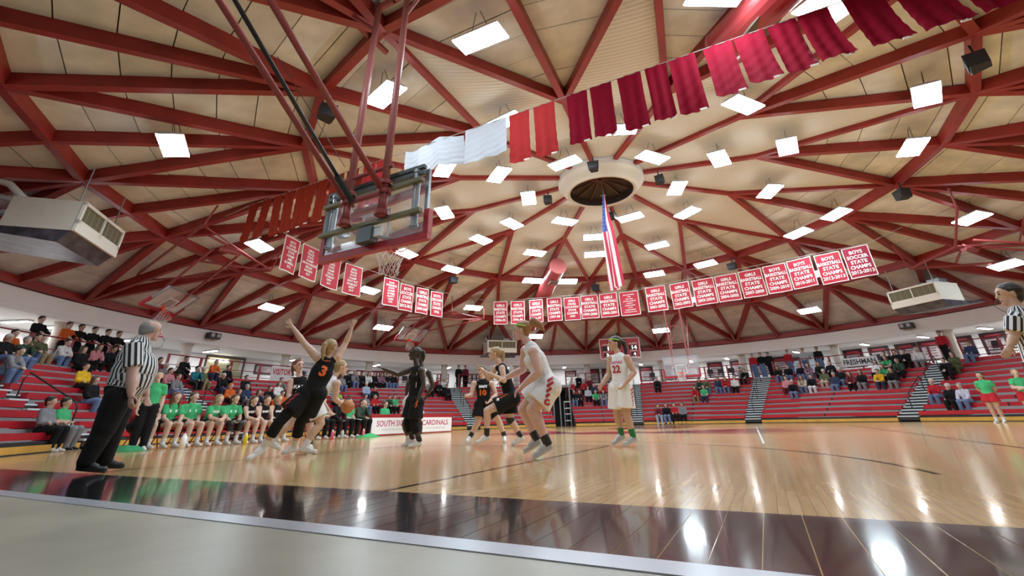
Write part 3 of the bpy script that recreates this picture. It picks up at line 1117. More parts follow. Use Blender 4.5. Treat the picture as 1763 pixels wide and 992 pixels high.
for k in range(13):
    mb = MB()
    vs = []
    NN = 24
    v0 = 0.0
    for e in range(NN + 1):
        for u in (k / 13, (k + 0.5) / 13, (k + 1) / 13):
            vs.append(fp(u, e / NN))
    fs = []
    for e in range(NN):
        for q in range(2):
            fs.append((e * 3 + q, e * 3 + q + 1, e * 3 + q + 4, e * 3 + q + 3))
    mb.add(vs, fs)
    mb.build('stripe', M_STR[k % 2], root, smooth=True, fix=False)
for d in (0.012, -0.012):
    mb = MB()
    vs = []
    for e in range(11):
        for q in range(8):
            vs.append(fp(q / 13, e / 10 * 0.40, d))
    mb.add(vs, [(e * 8 + q, e * 8 + q + 1, e * 8 + q + 9, e * 8 + q + 8) for e in range(10) for q in range(7)])
    mb.build('blue_field', M_STR[2], root, smooth=True, fix=False)
    mb = MB()
    for e in range(9):
        for q in range(6 if e % 2 == 0 else 5):
            u, v = (0.6 + q * 1.1 + (0.55 if e % 2 else 0)) / 13, 0.03 + e * 0.042
            vs = []
            for s_ in range(10):
                rr_ = 0.0026 if s_ % 2 else 0.006
                a = s_ * math.pi / 5
                vs.append(fp(u + rr_ * 2.6 * math.sin(a), v + rr_ * math.cos(a), d * 1.5))
            mb.add(vs, [tuple(range(10))])
    mb.build('stars', M_STR[1], root, fix=False)
mb = MB()
mb.tube([(0, 0, 0.0), (0.0, 0.0, 0.35)], 0.012, 6)
mb.tube([(-0.12, 0, 0.0), (0.12, 0, 0.0)], 0.016, 6)
mb.build('halyard', M_GREYM, root)

# ------------------------------------------------------------------ loudspeakers
def make_speaker():
    t_ = empty('loudspeaker', (0, 0, 0))
    mb = MB()
    mb.hexa([(-0.30, -0.26, -0.36), (0.30, -0.26, -0.36), (0.20, 0.22, -0.36), (-0.20, 0.22, -0.36), (-0.34, -0.30, 0.12), (0.34, -0.30, 0.12), (0.22, 0.24, 0.12), (-0.22, 0.24, 0.12)])
    mb.build('cabinet', mat('speaker_black', (0.018, 0.018, 0.02), 0.6), t_)
    MB().box((0, -0.295, -0.12), (0.54, 0.02, 0.40)).build('grille', mat('speaker_grille', (0.03, 0.03, 0.033), 0.8, bump=0.4, bscale=120), t_)
    MB().tube([(0, 0, 0.1), (0, 0, 0.55)], 0.035, 8).build('bracket', M_BLACKM, t_)
    return t_


sp0 = make_speaker()
spk = [(10.9, -142.5, 7.75, 'under the beams right above the near hoop'), (10.9, -97.5, 7.75, 'hidden beyond the near backboard'), (10.9, -54, 7.75, 'above the second group of left banners'), (10.8, -5.8, 7.78, 'just left of the hanging flag bottom'),
       (10.8, 36.6, 7.78, 'above the long row of right banners'), (10.9, 84.5, 7.75, 'on the beam crossing at right'), (10.9, 126, 7.75, 'at the upper right corner'),
       (2.25, -175.8, 8.78, 'on the near side of the dome hub'), (2.3, 104.3, 8.78, 'on the right side of the dome hub'), (2.2, -90.5, 8.8, 'on the left side of the dome hub'), (2.25, 7.9, 8.72, 'on the far side of the dome hub')]
for i, (r, az, z, lab) in enumerate(spk):
    o = sp0 if i == 0 else copy_tree(sp0)
    o.location = pol(r, az, z)
    o.rotation_euler = (0, 0, -rad(az) + (0 if r > 5 else math.pi))
    o.scale = (0.72, 0.72, 0.72) if r > 5 else (0.62, 0.62, 0.62)
    tag(o, 'black loudspeaker %s' % lab, 'loudspeaker', 'loudspeakers under the dome')
for i, (az, lab) in enumerate(((-80.9, 'above the concourse left of centre'), (49.0, 'above the concourse at right'))):
    t_ = empty('floodlight', pol(21.4, az, 4.85), -rad(az), 'black twin floodlight fixed to the white band %s' % lab, 'floodlight', 'floodlights on the white band')
    MB().box((0, 0, 0), (0.62, 0.34, 0.30)).build('body', M_BLACKM, t_)
    for x in (-0.16, 0.16):
        MB().lathe([(0.0, 0.02), (0.10, 0.02), (0.12, -0.05), (0.0, -0.06)], 16).build('lens', mat('lens_grey', (0.4, 0.42, 0.45), 0.2), t_, loc=(x, -0.19, 0.02)).rotation_euler = (math.pi / 2, 0, 0)
    MB().box((0, 0.19, 0.05), (0.2, 0.06, 0.2)).build('bracket', M_GREYM, t_)

# ------------------------------------------------------------------ air handlers
def air_handler(r, az, z, lab, pipes=1):
    t_ = empty('air_handler', pol(r, az, z), -rad(az), lab, 'air handler', 'air handlers under the dome edge')
    MB().hexa([(-1.05, 0.0, 0.0), (1.05, 0.0, 0.0), (1.05, 1.5, 0.0), (-1.05, 1.5, 0.0), (-1.05, 0.0, 0.82), (1.05, 0.0, 0.82), (1.05, 1.5, 0.82), (-1.05, 1.5, 0.82)]).build('casing', M_OFFW, t_)
    f = MB()
    f.box((0, -0.03, 0.78), (2.14, 0.07, 0.08))
    f.box((0, -0.03, 0.15), (2.14, 0.07, 0.32))
    f.box((-1.03, -0.03, 0.5), (0.08, 0.07, 0.6))
    f.box((1.03, -0.03, 0.5), (0.08, 0.07, 0.6))
    f.box((0, -0.03, 0.5), (0.05, 0.07, 0.6))
    f.build('front_frame', mat('unit_white', (0.78, 0.75, 0.68), 0.45), t_)
    for s_ in (-1, 1):
        g = MB().box((s_ * 0.51, -0.012, 0.52), (0.96, 0.02, 0.44)).build('grille', mat('grille_olive', (0.16, 0.14, 0.08), 0.6, bump=0.6, bscale=90), t_)
        for k in range(3):
            MB().box((s_ * 0.51 + (k - 1) * 0.26, -0.026, 0.52), (0.012, 0.012, 0.44)).build('louvre_bar', mat('louvre_tan', (0.4, 0.36, 0.26), 0.5), g)
    MB().hexa([(-1.0, 0.25, -0.32), (1.0, 0.25, -0.32), (1.0, 2.9, 0.0), (-1.0, 2.9, 0.0), (-1.05, 0.02, 0.0), (1.05, 0.02, 0.0), (1.05, 3.0, 0.05), (-1.05, 3.0, 0.05)]).build('drip_tray', mat('tray_steel', (0.10, 0.10, 0.13), 0.3, metal=0.6, noise=0.6, nscale=3), t_)
    MB().box((0.55, 1.1, 0.95), (0.5, 0.6, 0.3)).build('control_box', M_GREYM, t_)
    for x, zz in ((-0.75, 0.9), (-0.35, 0.6), (0.1, 0.35)):
        MB().tube([(x, 1.5, zz), (x, 1.9, zz + 0.35), (x, 2.3, zz + 0.45), (x, 2.8, zz + 0.2), (x, 3.8, zz + 0.1)], 0.085, 10).build('pipe', mat('pipe_white', (0.75, 0.72, 0.68), 0.4), t_, smooth=True)
    for x in (-0.9, 0.9):
        MB().tube([(x, 0.2, 0.82), (x, 0.2, 1.9)], 0.02, 6).build('hanger_rod', M_GREYM, t_)
    return t_


air_handler(16.0, -120.0, 5.08, 'cream air handler with white pipes hanging at the left edge')
air_handler(16.0, 59.5, 4.95, 'cream air handler with white pipes hanging at right')
air_handler(17.2, -28.6, 4.80, 'cream air handler above the far stands at centre')

# big round supply ducts running out along two ribs
for az, r0, r1, lab in ((-22.5, 7.4, 15.6, 'large round red duct sloping down behind the centre banners'), (157.5, 8.4, 15.0, 'large round red duct behind the crimson flags at top')):
    DROP = 0.75 if az < 0 else 0.42
    t_ = empty('round_duct', pol(r0, az, zdome(r0) - DROP), label=lab, cat='duct')
    off = t_.location.copy()
    pts = [pol(r0 + (r1 - r0) * k / 6, az, zdome(r0 + (r1 - r0) * k / 6) - DROP) - off for k in range(7)]
    MB().tube(pts, 0.45, 24).build('tube', mat('duct_red', (0.42, 0.05, 0.055), 0.3), t_, smooth=False)
    d = (pts[1] - pts[0]).normalized()
    MB().tube([pts[0] - d * 0.03, pts[0] + d * 0.06], 0.47, 24).build('end_cap', mat('duct_rose', (0.50, 0.13, 0.13), 0.4), t_)
    q = pts[1] * 0.9
    MB().box(q + Vector((0, 0, -0.43)), (0.5, 0.75, 0.06), Matrix.Rotation(-rad(az), 3, 'Z')).build('air_grille', mat('duct_grille', (0.15, 0.11, 0.09), 0.6), t_)
    for k in (1, 4):
        MB().tube([pts[k] + Vector((0, 0, 0.4)), pts[k] + Vector((0, 0, 1.0))], 0.015, 5).build('strap', M_BLACKM, t_)

# ------------------------------------------------------------------ backstops
M_GLASS = bpy.data.materials.new('board_glass')
M_GLASS.use_nodes = True
_b = M_GLASS.node_tree.nodes['Principled BSDF']
_b.inputs['Base Color'].default_value = (0.85, 0.88, 0.95, 1)
_b.inputs['Roughness'].default_value = 0.08
_b.inputs['Alpha'].default_value = 0.22
M_PAD = mat('pad_red', (0.40, 0.02, 0.03), 0.45)
M_ORANGE = mat('rim_orange', (0.75, 0.10, 0.02), 0.4)
M_NET = mat('net_white', (0.8, 0.78, 0.76), 0.7)
M_OLIVE = mat('bar_olive', (0.17, 0.16, 0.09), 0.5)
M_STEEL = mat('frame_steel', (0.36, 0.39, 0.43), 0.35, metal=0.5)
M_STEELD = mat('frame_dark_steel', (0.10, 0.12, 0.13), 0.4, metal=0.3)


def board(t_, wd=2.0, ht=1.08, pad=True, rear=True, rim=True, net=True, rimr=0.25):
    """board in the x-z plane, bottom centre at the origin, play side towards -y"""
    MB().box((0, 0, ht / 2), (wd - 0.06, 0.014, ht - 0.06)).build('glass', M_GLASS, t_)
    f = MB()
    for z in (0.03, ht - 0.03):
        f.box((0, 0.012, z), (wd, 0.055, 0.06))
    for x in (-wd / 2 + 0.03, wd / 2 - 0.03):
        f.box((x, 0.012, ht / 2), (0.06, 0.055, ht - 0.12))
    f.build('frame', M_STEEL, t_)
    g = MB()
    for z in (0.15, 0.60):
        g.box((0, -0.012, z), (0.61, 0.006, 0.05))
    for x in (-0.28, 0.28):
        g.box((x, -0.012, 0.375), (0.05, 0.006, 0.40))
    g.build('target_square', M_LINEW, t_)
    if pad:
        p_ = MB()
        p_.box((0, 0.01, -0.03), (wd + 0.10, 0.10, 0.12))
        for x in (-wd / 2 - 0.01, wd / 2 + 0.01):
            p_.box((x, 0.01, 0.20), (0.09, 0.10, 0.38))
        p_.build('padding', M_PAD, t_)
    if rim:
        c = Vector((0, -0.16 - rimr, 0.15))
        rm = MB().tube([c + Vector((rimr * math.cos(a), rimr * math.sin(a), 0)) for a in [2 * math.pi * k / 24 for k in range(24)]], 0.011, 6, closed=True)
        rm.box((0, -0.09, 0.13), (0.16, 0.16, 0.05))
        rm.box((0, -0.015, 0.12), (0.18, 0.02, 0.16))
        ro = rm.build('rim', M_ORANGE, t_)
        if net:
            nb = MB()
            n = 12
            for k in range(n):
                for sg in (-1, 1):
                    pts = []
                    for e in range(9):
                        q = e / 8
                        a = 2 * math.pi * (k + sg * q * 2.0) / n
                        rr_ = rimr * (1 - 0.42 * min(1, q * 1.3)) + 0.008 * math.sin(e * 2 + k)
                        pts.append(c + Vector((rr_ * math.cos(a), rr_ * math.sin(a), -0.47 * q)))
                    nb.tube(pts, 0.0055, 4)
            nb.build('net', M_NET, ro)


# near backstop, seen from behind
NB = court(1.80, TC, 2.93)
m = Matrix.Translation(NB) @ Matrix.Rotation(math.atan2(-AX.x, AX.y) + math.pi, 4, 'Z')
near = empty('basketball_backstop', (0, 0, 0), m=m, label='large glass backboard with red padding hung from pipes, seen from behind', cat='basketball hoop')
board(near, 2.14, 1.10, rimr=0.26)
# carriers behind the glass (y is towards the baseline)
for z, mm in ((0.34, M_OLIVE), (0.86, M_OLIVE)):
    MB().box((0, 0.16, z), (2.1, 0.09, 0.06)).build('carrier_bar', mm, near)
for z in (1.02, 1.12):
    MB().box((0, 0.10, z), (2.06, 0.07, 0.06)).build('top_rail', M_STEELD, near)
for x in (-0.88, 0.88):
    MB().tube([(x, 0.09, 0.10), (x, 0.09, 1.10)], 0.055, 12).build('upright_tube', M_STEEL, near)
    for z in (0.14, 0.36, 0.9, 1.06):
        MB().tube([(x, 0.09, z - 0.02), (x, 0.09, z + 0.02)], 0.07, 12).build('clamp', M_STEEL, near)
MB().box((1.04, 0.06, 0.72), (0.07, 0.10, 0.76)).build('edge_post', M_STEELD, near)
MB().box((0, 0.14, 0.15), (0.30, 0.14, 0.24)).build('goal_block', M_STEELD, near)
MB().box((-0.22, 0.12, 0.18), (0.14, 0.06, 0.16)).build('goal_plate', M_LINEW, near)
inv = m.inverted()


def lp(s, t, z):
    return inv @ court(s, t, z)


for t_m in (-0.85, -0.08):
    top = lp(1.55, t_m, 8.35)
    bot = lp(1.55, t_m, 3.75)
    MB().tube([top, bot], 0.062, 12).build('mast', M_PIPEL, near, smooth=True)
    MB().tube([lp(1.55, t_m, 3.78), lp(1.55, t_m, 3.28)], 0.072, 12).build('mast_foot', M_PIPE, near, smooth=True)
    for z in (3.82, 3.66, 3.30):
        MB().tube([lp(1.55, t_m, z), lp(1.55, t_m, z + 0.07)], 0.115, 12).build('collar', M_PIPE, near)
    MB().tube([lp(1.50, t_m, 3.72), lp(-4.3, t_m - 0.1, 8.1)], 0.050, 12).build('diagonal_brace', M_PIPE, near, smooth=True)
MB().tube([lp(1.55, -1.0, 3.70), lp(1.55, 0.05, 3.70)], 0.045, 10).build('cross_tube', M_PIPE, near)
MB().tube([lp(1.55, -1.0, 4.15), lp(1.55, 0.05, 4.15)], 0.035, 10).build('cross_tube', M_PIPE, near)
MB().tube([lp(1.35, -0.52, 3.55), lp(-3.9, -0.62, 7.9)], 0.033, 10).build('lift_strut', M_BLACKM, near, smooth=True)
MB().tube([lp(1.35, -0.52, 3.55), lp(1.0, -0.53, 3.84)], 0.055, 10).build('strut_socket', M_BLACKM, near)
for t_m in (-1.3, 0.45):
    MB().tube([lp(1.55, t_m, 8.25), lp(1.55, t_m + 0.9 * (1 if t_m < 0 else -1), 8.25)], 0.07, 10).build('ceiling_pipe', M_PIPE, near)
MB().tube([lp(1.0, -1.6, 8.3), lp(2.6, -1.6, 8.3)], 0.07, 10).build('ceiling_pipe', M_PIPE, near)
MB().tube([lp(1.55, -0.08, 7.6), lp(1.55, 0.7, 8.4)], 0.04, 8).build('ceiling_brace', M_PIPEL, near)
MB().tube([lp(1.55, -0.85, 7.6), lp(1.1, -1.7, 8.4)], 0.04, 8).build('ceiling_brace', M_PIPE, near)
MB().tube([lp(0.4, -1.9, 6.4), lp(1.5, -1.0, 4.4)], 0.006, 4).build('hoist_cable', M_BLACKM, near)

# far backstop, facing the camera
m = Matrix.Translation(court(25.9, 0.62, 2.56)) @ Matrix.Rotation(math.atan2(-AX.x, AX.y), 4, 'Z')
far = empty('basketball_backstop', (0, 0, 0), m=m, label='far glass backboard with orange rim facing the camera', cat='basketball hoop')
board(far, 1.95, 1.08)
for x in (-0.45, 0.45):
    MB().tube([(x, 0.2, 0.5), (x, 0.2, 5.2)], 0.045, 8).build('mast', M_PIPEL, far)
    MB().tube([(x, 0.2, 0.6), (x * 1.2, 2.6, 3.6)], 0.035, 8).build('diagonal_brace', M_PIPE, far)
    MB().tube([(x, 0.02, 0.5), (x, 0.2, 0.5)], 0.04, 8).build('bracket', M_STEEL, far)
for z in (1.9, 2.9, 3.9):
    MB().tube([(-0.45, 0.2, z), (0.45, 0.2, z)], 0.025, 6).build('cross_tube', M_PIPEL, far)
MB().tube([(-0.45, 0.2, 1.9), (0.45, 0.2, 2.9)], 0.018, 6).build('cross_tie', M_PIPEL, far)


def side_hoop(c, yaw, tilt, lab, frame):
    m = Matrix.Translation(c) @ Matrix.Rotation(yaw, 4, 'Z') @ Matrix.Rotation(tilt, 4, 'X')
    t_ = empty('basketball_backstop', (0, 0, 0), m=m, label=lab, cat='basketball hoop')
    board(t_, 1.9, 1.08)
    iv = m.inverted()
    for nm, a, b_, r in frame:
        MB().tube([iv @ Vector(a), iv @ Vector(b_)], r, 8).build(nm, M_PIPE, t_)
    return t_


side_hoop(Vector((-17.75, 13.8, 4.75)), rad(105), rad(52), 'side basket swung up under the dome edge at left',
          [('mast', (-17.9, 13.4, 5.0), (-15.0, 13.0, 6.75), 0.05), ('mast', (-17.6, 14.3, 5.0), (-14.8, 14.0, 6.75), 0.05), ('frame_pipe', (-19.6, 13.8, 6.3), (-13.9, 11.4, 6.95), 0.05),
           ('frame_pipe', (-14.2, 12.0, 6.8), (-14.8, 15.9, 6.75), 0.05), ('frame_pipe', (-19.4, 14.2, 6.2), (-14.8, 15.9, 6.7), 0.04), ('frame_pipe', (-16.5, 13.6, 6.6), (-14.8, 15.9, 6.7), 0.05),
           ('drop_pipe', (-13.9, 11.4, 6.95), (-13.4, 11.3, 7.6), 0.035), ('drop_pipe', (-19.2, 13.6, 6.3), (-19.0, 13.5, 6.6), 0.035), ('stay', (-13.9, 11.5, 6.9), (-14.8, 15.9, 6.7), 0.03), ('stay', (-17.2, 13.9, 6.0), (-15.6, 15.0, 6.7), 0.03),
           ('stay', (-14.8, 15.9, 6.7), (-14.2, 15.6, 7.5), 0.03), ('winch', (-15.3, 13.5, 6.95), (-14.9, 14.2, 6.95), 0.13)])
side_hoop(Vector((-13.4, 27.1, 5.25)), rad(60), rad(52), 'side basket swung up under the dome edge beyond the tall black-clad player',
          [('mast', (-13.2, 27.6, 5.4), (-10.8, 25.6, 6.5), 0.045), ('mast', (-13.6, 26.8, 5.4), (-11.2, 24.9, 6.5), 0.045), ('frame_pipe', (-13.9, 25.6, 6.3), (-9.8, 25.4, 6.5), 0.045), ('frame_pipe', (-9.8, 25.4, 6.5), (-8.4, 27.6, 6.4), 0.04),
           ('frame_pipe', (-13.4, 29.0, 6.1), (-8.4, 27.6, 6.4), 0.04), ('frame_pipe', (-13.4, 28.6, 6.1), (-9.8, 25.4, 6.5), 0.03), ('drop_pipe', (-9.8, 25.4, 6.5), (-9.8, 25.4, 7.5), 0.03), ('drop_pipe', (-8.4, 27.6, 6.4), (-8.4, 27.6, 7.2), 0.03), ('stay', (-13.6, 25.7, 6.3), (-8.4, 27.6, 6.4), 0.025), ('winch', (-9.9, 25.5, 6.45), (-9.6, 25.7, 6.45), 0.13)])
side_hoop(Vector((19.0, 19.2, 4.9)), rad(-95), rad(52), 'folded side basket framework under the dome at right',
          [('mast', (18.6, 19.6, 5.1), (14.2, 20.8, 6.45), 0.05), ('mast', (18.4, 18.8, 5.1), (14.0, 20.0, 6.45), 0.05), ('frame_pipe', (13.54, 23.52, 6.4), (13.7, 20.55, 6.4), 0.05), ('frame_pipe', (13.7, 20.55, 6.4), (12.2, 17.4, 6.9), 0.05),
           ('frame_pipe', (13.7, 20.5, 6.4), (17.6, 21.0, 6.3), 0.05), ('frame_pipe', (13.5, 23.5, 6.4), (17.8, 22.6, 6.1), 0.05), ('frame_pipe', (13.9, 20.4, 6.4), (15.0, 22.9, 6.35), 0.05), ('frame_pipe', (14.6, 20.6, 6.3), (18.2, 20.2, 6.0), 0.04),
           ('drop_pipe', (12.2, 17.4, 6.9), (12.1, 17.2, 7.6), 0.035), ('drop_pipe', (13.54, 23.52, 6.4), (12.6, 22.4, 7.3), 0.03), ('stay', (15.0, 18.6, 6.9), (16.0, 20.8, 6.4), 0.03), ('winch', (13.9, 20.5, 6.3), (14.5, 20.8, 6.3), 0.13)])

# ------------------------------------------------------------------ scoreboard
m = wall_frame(-0.3, 5.20, 19.3)
sb = empty('scoreboard', (0, 0, 0), m=m @ Matrix.Rotation(rad(4), 4, 'X'), label='red scoreboard with lit digits above the far stands', cat='scoreboard')
MB().box((0, 0, 0), (2.95, 1.45, 0.16)).build('face', mat('score_red', (0.50, 0.06, 0.08), 0.5), sb)
f = MB()
for z in (-0.71, 0.71):
    f.box((0, z, 0.09), (2.98, 0.05, 0.04))
for x in (-1.47, 1.47):
    f.box((x, 0, 0.09), (0.05, 1.45, 0.04))
f.build('border', M_TEXT, sb)
blk = MB()
for x, z, wx, hz in ((-1.0, 0.02, 0.66, 0.34), (1.0, 0.02, 0.66, 0.34), (-1.0, -0.45, 0.4, 0.30), (1.0, -0.45, 0.4, 0.30), (0.0, -0.38, 0.34, 0.34), (0.0, 0.45, 0.9, 0.36), (0.42, 0.0, 0.2, 0.3), (-0.42, 0.0, 0.2, 0.3)):
    blk.box((x, z, 0.085), (wx, hz, 0.02))
blk.build('display_windows', M_BLACKM, sb)
M_DIGW = mat('digit_white', (1, 0.85, 0.8), 0.5, emit=1.0)
M_DIGY = mat('digit_amber', (1, 0.6, 0.1), 0.5, emit=1.2)
M_DIGR = mat('digit_red', (1, 0.12, 0.05), 0.5, emit=3.0)
for _m in (M_DIGW, M_DIGY, M_DIGR):
    _m.cycles.emission_sampling = 'NONE'
for lines, mm, nm in (([('HOME', -1.0, 0.30, 0.55, 0.12), ('GUEST', 1.0, 0.30, 0.6, 0.12), ('FOULS', -1.0, -0.22, 0.5, 0.08), ('FOULS', 1.0, -0.22, 0.5, 0.08), ('BONUS', 1.0, -0.64, 0.4, 0.07), ('BONUS', -1.0, -0.64, 0.4, 0.07)], M_TEXT, 'lettering'),
                      ([('13', 0.0, 0.45, 0.5, 0.28), ('6', 0.0, -0.38, 0.18, 0.26)], M_DIGY, 'clock_digits'),
                      ([('14', 1.08, 0.02, 0.36, 0.28), ('1', -0.85, 0.02, 0.09, 0.28), ('4', 1.05, -0.45, 0.18, 0.22), ('3', -0.95, -0.45, 0.18, 0.22)], M_DIGW, 'score_digits')):
    text_block(MB(), lines, lambda x, y: Vector((x, y, 0.098)), 0.02).build(nm, mm, sb, fix=False)
MB().box((0, 0.9, -0.1), (0.3, 0.5, 0.06)).build('bracket', M_BLACKM, sb)

# ------------------------------------------------------------------ scorer's table, bench chairs and court-side things
tb = empty('scorers_table', court(14.4, -9.75, 0), -math.atan2(AX.x, AX.y) + math.pi / 2, "red scorer's table with two white lettered front panels", 'table')
# local x runs along the court, -y faces the court
MB().box((0, 0.0, 0.76), (5.7, 0.62, 0.05)).build('table_top', M_PAD, tb)
MB().box((0, -0.27, 0.38), (5.66, 0.04, 0.72)).build('front_skirt', M_PAD, tb)
for x in (-2.81, 2.81):
    MB().box((x, 0, 0.38), (0.04, 0.58, 0.72)).build('side_skirt', M_PAD, tb)
M_TPINK = mat('letter_crimson', (0.45, 0.02, 0.12), 0.5)
M_TGREY = mat('letter_grey', (0.45, 0.45, 0.55), 0.5)
for x, t1, wtx in ((-1.42, 'SOUTH SIOUX', 2.1), (1.42, 'CARDINALS', 2.0)):
    p_ = MB().box((x, -0.30, 0.36), (2.65, 0.02, 0.60)).build('sign_panel', mat('panel_white', (0.85, 0.85, 0.88), 0.35), tb)
    text_block(MB(), [(t1, x, 0.45, wtx, 0.22)], lambda a, b_: Vector((a, -0.313, b_)), 0.015).build('lettering', M_TPINK, p_, fix=False)
    text_block(MB(), [('ATHLETIC BOOSTER CLUB', x, 0.22, 1.5, 0.06)], lambda a, b_: Vector((a, -0.313, b_)), 0.01).build('small_lettering', M_TGREY, p_, fix=False)


def make_bench_chair():
    t_ = empty('folding_chair', (0, 0, 0))
    MB().box((0, 0, 0.45), (0.44, 0.42, 0.05)).build('seat', M_SEAT, t_)
    MB().hexa([(-0.21, 0.2, 0.6), (0.21, 0.2, 0.6), (0.21, 0.23, 0.6), (-0.21, 0.23, 0.6), (-0.21, 0.26, 0.88), (0.21, 0.26, 0.88), (0.21, 0.29, 0.88), (-0.21, 0.29, 0.88)]).build('backrest', M_SEAT, t_)
    for x in (-0.2, 0.2):
        MB().tube([(x, 0.27, 0.86), (x, -0.2, 0.0)], 0.014, 6).build('leg', M_RAIL, t_)
        MB().tube([(x, -0.15, 0.45), (x, 0.24, 0.0)], 0.014, 6).build('leg', M_RAIL, t_)
    MB().tube([(-0.2, -0.1, 0.12), (0.2, -0.1, 0.12)], 0.01, 6).build('stretcher', M_RAIL, t_)
    return t_


BENCH_T = -9.45
BCH = [3.0, 3.65, 4.25, 4.8, 5.33, 5.88, 6.4, 6.92, 7.45, 8.7, 9.3, 9.9, 10.5, 11.1]
bc0 = make_bench_chair()
for i, s_ in enumerate(BCH):
    o = bc0 if i == 0 else copy_tree(bc0)
    o.location = court(s_, BENCH_T)
    o.rotation_euler = (0, 0, -math.atan2(AX.x, AX.y) + math.pi / 2)
    tag(o, 'red folding chair on the team bench, %s from the left' % ORD[i + 1], 'chair', 'team bench chairs')


def bottle(c, hgt, r, m, lab):
    t_ = empty('sports_bottle', c, label=lab, cat='bottle')
    MB().lathe([(0, 0), (r, 0), (r, hgt * 0.72), (r * 0.6, hgt * 0.82), (0, hgt * 0.82)], 14).build('body', m, t_, smooth=True)
    MB().lathe([(0, 0), (r * 0.62, 0), (r * 0.55, hgt * 0.1), (r * 0.2, hgt * 0.12), (r * 0.2, hgt * 0.18), (0, hgt * 0.18)], 12).build('cap', M_TEXT, t_, loc=(0, 0, hgt * 0.82))


bottle(court(4.35, -8.75), 0.34, 0.07, M_TEXT, 'tall white bottle on the floor before the green-shirted bench players')
bottle(court(6.05, -8.8), 0.30, 0.05, mat('bottle_yellow', (0.7, 0.62, 0.02), 0.4), 'yellow bottle on the floor by the team bench')
bottle(court(6.75, -8.8), 0.24, 0.045, mat('bottle_violet', (0.12, 0.10, 0.35), 0.4), 'dark violet bottle on the floor by the team bench')
bottle(court(9.25, -8.9), 0.30, 0.05, mat('bottle_pink', (0.75, 0.1, 0.25), 0.4), 'pink bottle on the floor near the bench coaches')
bottle(court(9.7, -8.9), 0.28, 0.05, mat('bottle_grey', (0.5, 0.52, 0.6), 0.4), 'grey bottle on the floor near the bench coaches')
bottle(court(10.7, -8.9), 0.30, 0.05, mat('bottle_rose', (0.8, 0.2, 0.3), 0.4), "rose bottle on the floor left of the scorer's table")
tw = MB()
vs = []
rt = random.Random(5)
for q in range(9):
    for e in range(9):
        u, v = q / 8 - 0.5, e / 8 - 0.5
        hh = max(0, 0.10 * (1 - (u * 2) ** 2) * (1 - (v * 2) ** 2)) + (rt.uniform(0, 0.04) if 0 < q < 8 and 0 < e < 8 else 0) + 0.004
        vs.append((u * 0.9, v * 0.5, hh))
tw.add(vs, [(q * 9 + e, q * 9 + e + 1, q * 9 + e + 10, q * 9 + e + 9) for q in range(8) for e in range(8)])
o = tw.build('towel', mat('towel_green', (0.05, 0.42, 0.14), 0.9), smooth=True, loc=court(11.0, -8.95))
o.rotation_euler = (0, 0, 1.2)
tag(o, "crumpled green towel on the floor left of the scorer's table", 'towel')
o = tw.build('jacket_heap', mat('towel_mint', (0.04, 0.30, 0.12), 0.9), smooth=True, loc=court(3.2, -8.9))
tag(o, 'small green cloth heap by the bench behind the referee', 'cloth')
# ------------------------------------------------------------------ people
def V(*a):
    return np.array(a, float)


def unit(v):
    v = np.asarray(v, float)
    return v / (np.linalg.norm(v) + 1e-9)


